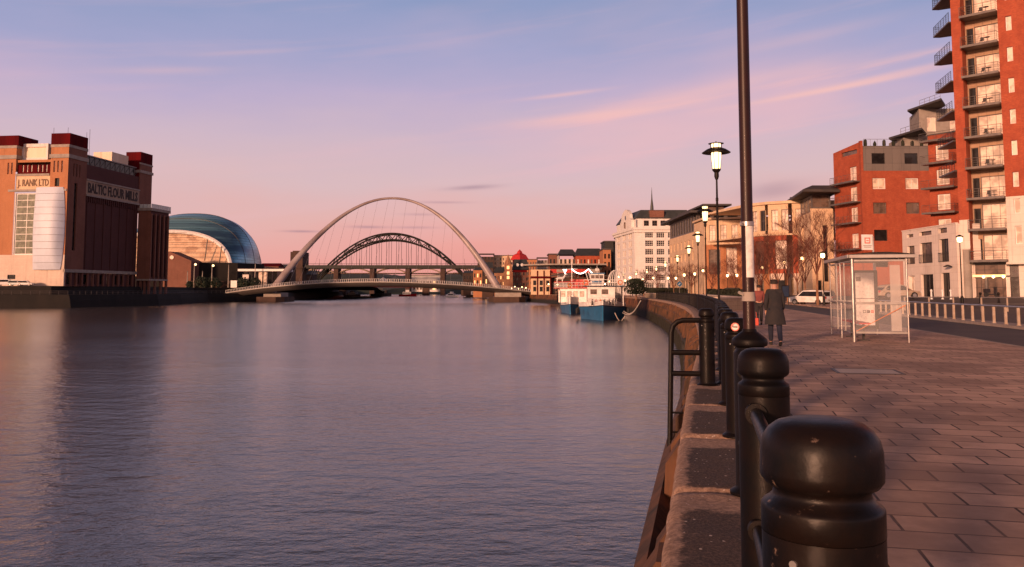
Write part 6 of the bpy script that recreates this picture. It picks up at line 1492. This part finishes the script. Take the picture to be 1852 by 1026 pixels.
rail_loop(B2, [(-3.7, 19, 5.55), (-3.7, 3, 5.55), (3.7, 3, 5.55), (3.7, 19, 5.55)], 1.1, .6); rail_loop(B2, [(-3.7, 19, 6.65), (-3.7, 3, 6.65), (3.7, 3, 6.65)], .14, 20, 'red_paint', 'red_top_rail', .09, ())
MB().box(-1.2, 2.6, 8, 13, 5.55, 7.4).build('canopy', 'red_paint', B2)
liferings(B2, [(-.5, 2.9, 6.1)])
b = MB(); b.tube([(-.4, 5, 5.5), (-.4, 5, 11.2)], .09, 6); b.tube([(-1.5, 5, 9.6), (.8, 5, 9.6)], .05, 5); b.tube([(4.0, 5.2, 5.5), (3.0, 5.2, 9.0)], .06, 5); b.tube([(3.4, 5.2, 5.5), (2.4, 5.2, 9.0)], .06, 5); b.build('mast', 'white_paint', B2)
b = MB(); b.tube([(-.4 + .35 * k, 4.9, 9.6 - 1.0 * math.sin(math.pi * (k / 10)) if k <= 10 else 9.6 - .45 * (k - 10)) for k in range(16)], .10, 5); b.build('string_light', 'white_glow', B2)
def stag():
    t = thing('stag_ornament', 'white lit stag ornament standing on the upper deck of the farther boat', 'ornament', (ax(1014, 190), 190, WZ + 6.9), R(10))
    b = MB(); b.tube([(-1.0, 0, 1.0), (-.4, 0, 1.15), (.4, 0, 1.1), (.8, 0, 1.4), (1.05, 0, 2.0)], [.18, .32, .3, .22, .14], 8); b.tube([(1.0, 0, 2.0), (1.25, 0, 2.1), (1.55, 0, 1.95)], [.12, .16, .07], 7)
    for x, y in ((-.8, .15), (-.8, -.15), (.45, .15), (.45, -.15)): b.tube([(x, y, 1.05), (x - .08, y, .55), (x, y, 0)], [.12, .07, .05], 6)
    b.tube([(-1.0, 0, 1.1), (-1.2, 0, 1.0)], [.08, .03], 5); b.build('body', 'white_paint', t, True)
    for s_ in (-1, 1):
        b = MB(); b.tube([(1.1, .08 * s_, 2.15), (.9, .4 * s_, 2.7), (1.2, .6 * s_, 3.2)], .05, 5); b.tube([(.95, .32 * s_, 2.6), (1.35, .35 * s_, 2.95)], .04, 4); b.tube([(.95, .45 * s_, 2.85), (.6, .5 * s_, 3.2)], .04, 4); b.build('antler', 'white_glow', t, True)
stag()
ls = thing('bow_lamp', 'dark curved lamp arm on the pale hull of the farther boat', 'lamp', (ax(1013, 184), 184, WZ + 2.0))
MB().tube([(0, 0, 0), (0, 0, 3.0), (-.15, 0, 3.5), (-.6, 0, 3.7), (-.9, 0, 3.4)], .09, 6).build('arm', 'far_black', ls, True); MB().lathe([(.22, 3.1), (.1, 3.4)], 8, o=(-.9, 0, 0)).build('shade', 'far_black', ls, True)
# mooring ropes
for k, (a, c, l) in enumerate((((1128, 563, 147), (1158, 545, 132), 'pale mooring rope sagging from the bow of the front boat up to the quay'), ((1126, 566, 146), (1159, 544, 131), 'second pale mooring rope just below the first one'), ((1112, 566, 145.5), (1130, 572, 147), 'short loose rope hanging at the bow of the front boat'))):
    p, q = at(*a[:2], a[2]), at(*c[:2], c[2]); o = MB().tube([p.lerp(q, i / 10) - Vector((0, 0, 1.1 * math.sin(math.pi * i / 10))) for i in range(11)], .07, 5).build('mooring_rope', 'rope'); tag(o, l, 'rope')
# tyre fender on the wall
p, t_, n_ = frame_at(50); tf_ = thing('tyre_fender', 'black tyre hanging on the brown quay wall beyond the ladder', 'tyre', (p.x - .55, p.y, -1.9)); b = MB(); b.tube([(0, .45 * math.cos(a), .45 * math.sin(a)) for a in [k * math.pi / 8 for k in range(17)]], .16, 8); b.build('tyre', 'rubber', tf_, True)
# white wire dome on the quay
dm = thing('wire_dome', 'white wire dome frame with small lights on the quay behind the boats', 'sculpture', (ax(1114, 172), 172, 0.0))
for k in range(10):
    a = math.pi * k / 10; MB().tube([(1.75 * math.cos(a) * math.cos(th), 1.75 * math.sin(a) * math.cos(th), 3.2 + 2.6 * math.sin(th)) for th in [-.9 + 4.94 * j / 16 for j in range(17)]], .06, 4).build('rib', 'white_paint', dm)
b = MB(); b.tube([(1.75 * math.cos(a), 1.75 * math.sin(a), 3.2) for a in [k * math.pi / 12 for k in range(25)]], .07, 4); b.build('hoop', 'white_paint', dm)
b = MB(); b.lathe([(1.0, 0), (.9, .9), (.2, 1.1), (.15, 3.4)], 10); b.build('pedestal', 'concrete', dm)
# ---------------------------------------------------------------- north bank city
def block(name, label, px0, px1, Y, ytop, wallm, wst, nw, nf, dpt=14, roof=None, z0=0, rh=2.0, wfrac=.5, rz=0):
    t = bld_thing(name, label); x0, x1 = ax(px0, Y), ax(px1, Y); W_ = x1 - x0; z1 = az(ytop, Y); H = z1 - z0; w = MB(); dw = W_ / nw; dh = (H - 1.5) / nf
    ops = [(dw * i + dw * (1 - wfrac) / 2, dw * i + dw * (1 + wfrac) / 2, z0 + 1.2 + dh * j, z0 + 1.2 + dh * (j + .58), (wst if isinstance(wst, str) else wst[(i * 7 + j * 3) % len(wst)])) for i in range(nw) for j in range(nf)]
    facade(t, w, (x0, Y), (1, 0), W_, z0 - 3, z1, ops, .25)
    w.quad((x0, Y + dpt, z0 - 3), (x0, Y, z0 - 3), (x0, Y, z1), (x0, Y + dpt, z1)); w.quad((x1, Y, z0 - 3), (x1, Y + dpt, z0 - 3), (x1, Y + dpt, z1), (x1, Y, z1))
    w.build('wall', wallm, t); b = MB()
    if roof == 'gable': b.v = [(x0 - .4, Y - .4, z1), (x1 + .4, Y - .4, z1), (x1 + .4, Y + dpt, z1), (x0 - .4, Y + dpt, z1), (x0 + 1, Y + dpt / 2, z1 + rh), (x1 - 1, Y + dpt / 2, z1 + rh)]; b.f = [(0, 1, 5, 4), (2, 3, 4, 5), (1, 2, 5), (3, 0, 4), (3, 2, 1, 0)]; b.m = [0] * 5
    else: b.box(x0 - .4, x1 + .4, Y - .4, Y + dpt, z1, z1 + .5)
    b.build('roof', 'slate' if roof else 'dark_roof', t); return t, x0, x1, z1
block('brown_tower_block', 'plain brown office block rising right behind the right foot of the arch', 864, 893, 640, 460, 'brown_stone', 'plain', 5, 6, z0=4)
block('far_office', 'cream glazed office beside the brown block', 893, 928, 650, 463, 'sandstone', ['mid', 'arched', 'plain'], 7, 7, z0=4)
block('brown_house', 'narrow orange brick house directly behind the arch foot', 856, 872, 560, 489, 'orange_brick', ['plain', 'lit'], 3, 3, roof='gable')
block('stone_house', 'small dark stone house between the arch foot and the lit church tower', 872, 892, 550, 485, 'brown_stone', ['plain', 'lit', 'mid'], 4, 3, roof='gable', rh=4)
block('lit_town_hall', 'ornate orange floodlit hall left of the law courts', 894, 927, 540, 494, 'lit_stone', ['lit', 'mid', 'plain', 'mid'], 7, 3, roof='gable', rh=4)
block('dark_town_house', 'dark slate roofed town house with two round white windows below the red cupola', 927, 956, 545, 488, 'mid_brick', ['plain', 'mid'], 5, 4, roof='gable', rh=7)
block('dark_warehouse', 'dark warehouse with white window dots right of the steel bridge tower', 838, 858, 700, 494, 'brown_stone', ['plain', 'sash'], 4, 3, roof='gable', rh=2)
block('curved_roof_office', 'brown curved roof office on the hill above the law courts', 948, 972, 640, 470, 'orange_brick', 'mid', 5, 5, z0=5)
block('grey_far_office', 'pale grey office behind the law courts', 972, 1008, 600, 467, 'concrete', ['sash', 'mid'], 6, 6, z0=5)
ct = bld_thing('church_tower', 'floodlit orange church tower with a pointed lantern'); Y = 535; x = ax(919, Y)
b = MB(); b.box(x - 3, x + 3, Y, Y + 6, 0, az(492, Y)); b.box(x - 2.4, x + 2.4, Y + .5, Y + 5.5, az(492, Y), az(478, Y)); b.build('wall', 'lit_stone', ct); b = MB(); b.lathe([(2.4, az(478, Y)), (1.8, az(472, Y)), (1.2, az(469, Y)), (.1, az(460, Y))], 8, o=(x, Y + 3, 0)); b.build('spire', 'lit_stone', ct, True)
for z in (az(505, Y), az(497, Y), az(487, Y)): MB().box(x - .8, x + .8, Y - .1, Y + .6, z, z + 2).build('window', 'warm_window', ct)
rc = bld_thing('red_cupola_building', 'red gabled turret rising above the dark town house'); Y = 575; x = ax(940, Y)
b = MB(); b.box(x - 5, x + 5, Y, Y + 10, 4, az(470, Y)); b.build('wall', 'red_cladding', rc); b = MB(); b.lathe([(6.6, az(470, Y)), (4.4, az(461, Y)), (2.0, az(458, Y)), (1.6, az(455, Y)), (.1, az(451, Y))], 4, o=(x, Y + 5, 0)); b.build('roof', 'red_paint', rc)
for s_ in (-1, 1): MB().tube([(ax(940 + 4 * s_, 544), 543.3, az(479.5, 544)), (ax(940 + 4 * s_, 544), 542.8, az(479.5, 544))], 1.0, 12).build('round_window', 'white_paint', rc)
# law courts
LC = bld_thing('law_courts', 'wide law courts building with thin canopy roof and orange columned left wing'); Y = 318.0
w = MB(); xa, xb, xcR = ax(960, Y), ax(995, Y), ax(1102, Y)
facade(LC, w, (xa, Y), (1, 0), xb - xa, 0, az(488, Y), [(.9 + 2.5 * k, 2.1 + 2.5 * k, z, z + 1.8, 'plain') for k in range(3) for z in (1.2, 3.6)], .4)
w.build('column_wing', 'sandstone', LC)
b = MB()
for k in range(3): b.box(xa + 2.3 + 2.5 * k - .0, xa + 2.75 + 2.5 * k, Y - .25, Y, 0, az(490, Y))
b.box(xa, xb, Y - .2, Y + .0, az(504, Y), az(500, Y)); b.build('red_column', 'red_cladding', LC)
w = MB(); facade(LC, w, (xb, Y + 2), (1, 0), xcR - xb, 0, az(502, Y), [(1 + 3.2 * k, 3.6 + 3.2 * k, .6, 4.6, 'shop') for k in range(6)], .3); w.build('glazed_front', 'brown_stone', LC)
b = MB(); b.box(xb, ax(1068, Y), Y + 1, Y + 2, az(494, Y), az(487, Y)); b.build('red_band', 'red_paint', LC); b = MB(); b.box(xb + 2.5, xb + 6, Y + .9, Y + 1, az(493, Y), az(487.5, Y)); b.box(ax(1068, Y), ax(1085, Y), Y + .8, Y + 3, az(502, Y), az(487, Y)); b.build('pale_band', 'concrete', LC)
w = MB(); facade(LC, w, (xb, Y + 2.5), (1, 0), ax(1090, Y) - xb, az(488, Y), az(480, Y), [(.6 + 2.0 * k, 2.2 + 2.0 * k, az(487, Y), az(481, Y), 'plain') for k in range(9)], .1); w.build('clerestory', 'green_steel', LC)
b = MB(); b.prism([(ax(950, Y) - 1, Y + 6), (ax(995, Y), Y - 2.5), (ax(1096, Y), Y - 2.5), (ax(1096, Y), Y + 20), (ax(960, Y), Y + 20)], az(480, Y), az(477.5, Y)); b.build('canopy_roof', 'concrete', LC)
b = MB(); P = []
for k in range(13): u = k / 12; P.append([(xb + (ax(1100, Y) - xb) * u, Y - 3, az(501, Y) + 1.2 * math.sin(math.pi * u)), (xb + (ax(1100, Y) - xb) * u, Y + 2, az(500, Y) + 1.2 * math.sin(math.pi * u))])
b.grid(P); b.grid([[(p[0], p[1], p[2] + .35) for p in r] for r in P]); b.grid([[P[i][0], (P[i][0][0], P[i][0][1], P[i][0][2] + .35)] for i in range(13)]); b.build('entrance_canopy', 'dark_roof', LC)
block('brick_court_block', 'red brick block with dormer windows above the law courts canopy', 1042, 1092, 345, 463, 'red_brick', ['narrow', 'mid', 'plain'], 8, 5, roof='gable', rh=3.4)
block('cream_court_block', 'pale stepped cream block left of the brick court block', 1011, 1042, 350, 461, 'pale_stone', 'sash', 4, 4, roof='gable', rh=2.6)
block('orange_gable_block', 'narrow orange brick gable block beside the grand white building', 1091, 1105, 330, 452, 'orange_brick', ['plain'], 2, 5)
block('dark_green_block', 'dark green clad box behind the orange gable', 1094, 1115, 345, 438, 'green_steel', 'plain', 1, 1)
tk, x0_, x1_, z1_ = block('round_brick_turret', 'brown rounded brick turret left of the cream court block', 993, 1012, 370, 461, 'mid_brick', 'plain', 3, 4)
for i, (px, Y, z) in enumerate(((925, 420, 2.4), (931, 415, 3.2), (938, 420, 2.2), (944, 410, 3.0), (913, 425, 2), (951, 400, 2.6), (992, 300, 3.6), (1008, 300, 3.4), (1048, 290, 4.4), (1085, 280, 5.0), (1094, 275, 3.4), (1101, 250, 4.0), (1119, 240, 5.2), (1066, 290, 2.6), (974, 330, 3.0), (1130, 200, 3.6), (1139, 190, 4.2))):
    t = thing('globe_lamp', 'tiny glowing globe lamp among the lights of the far quayside', 'lamp post', (ax(px, Y), Y, 0), 0, 'tiny globe lamps on the far quayside'); MB().tube([(0, 0, 0), (0, 0, z)], .05, 4).build('pole', 'far_black', t); MB().lathe([(.02, z), (.26, z + .2), (.26, z + .36), (.02, z + .55)], 8).build('globe', 'small_glow', t, True)
# evergreen tree by the dome
eg = thing('evergreen_tree', 'dark bushy evergreen tree on the quay right of the wire dome', 'tree', (ax(1150, 185), 185, -.6)); eg.scale = (1, 1, .85); b = MB(); rn = random.Random(8)
for k in range(1800):
    u = rn.random(); a = rn.uniform(0, 6.28); r = 2.7 * math.sin(math.pi * (.12 + .85 * u)) ** .7 * rn.uniform(.25, 1.0) * (1 + .3 * math.sin(u * 9 + a * 2) + .2 * math.sin(a * 5))
    d = Vector((r * math.cos(a), r * math.sin(a), 1.6 + 4.0 * u)); q = Vector((rn.uniform(-1, 1), rn.uniform(-1, 1), rn.uniform(-1, 1))).normalized() * .2; c = q.orthogonal().normalized() * .2; b.quad(d - q, d - c, d + q, d + c)
b.build('crown', 'leaf', eg); MB().tube([(0, 0, 0), (0, 0, 4)], [.22, .1], 6).build('trunk', 'bark', eg)
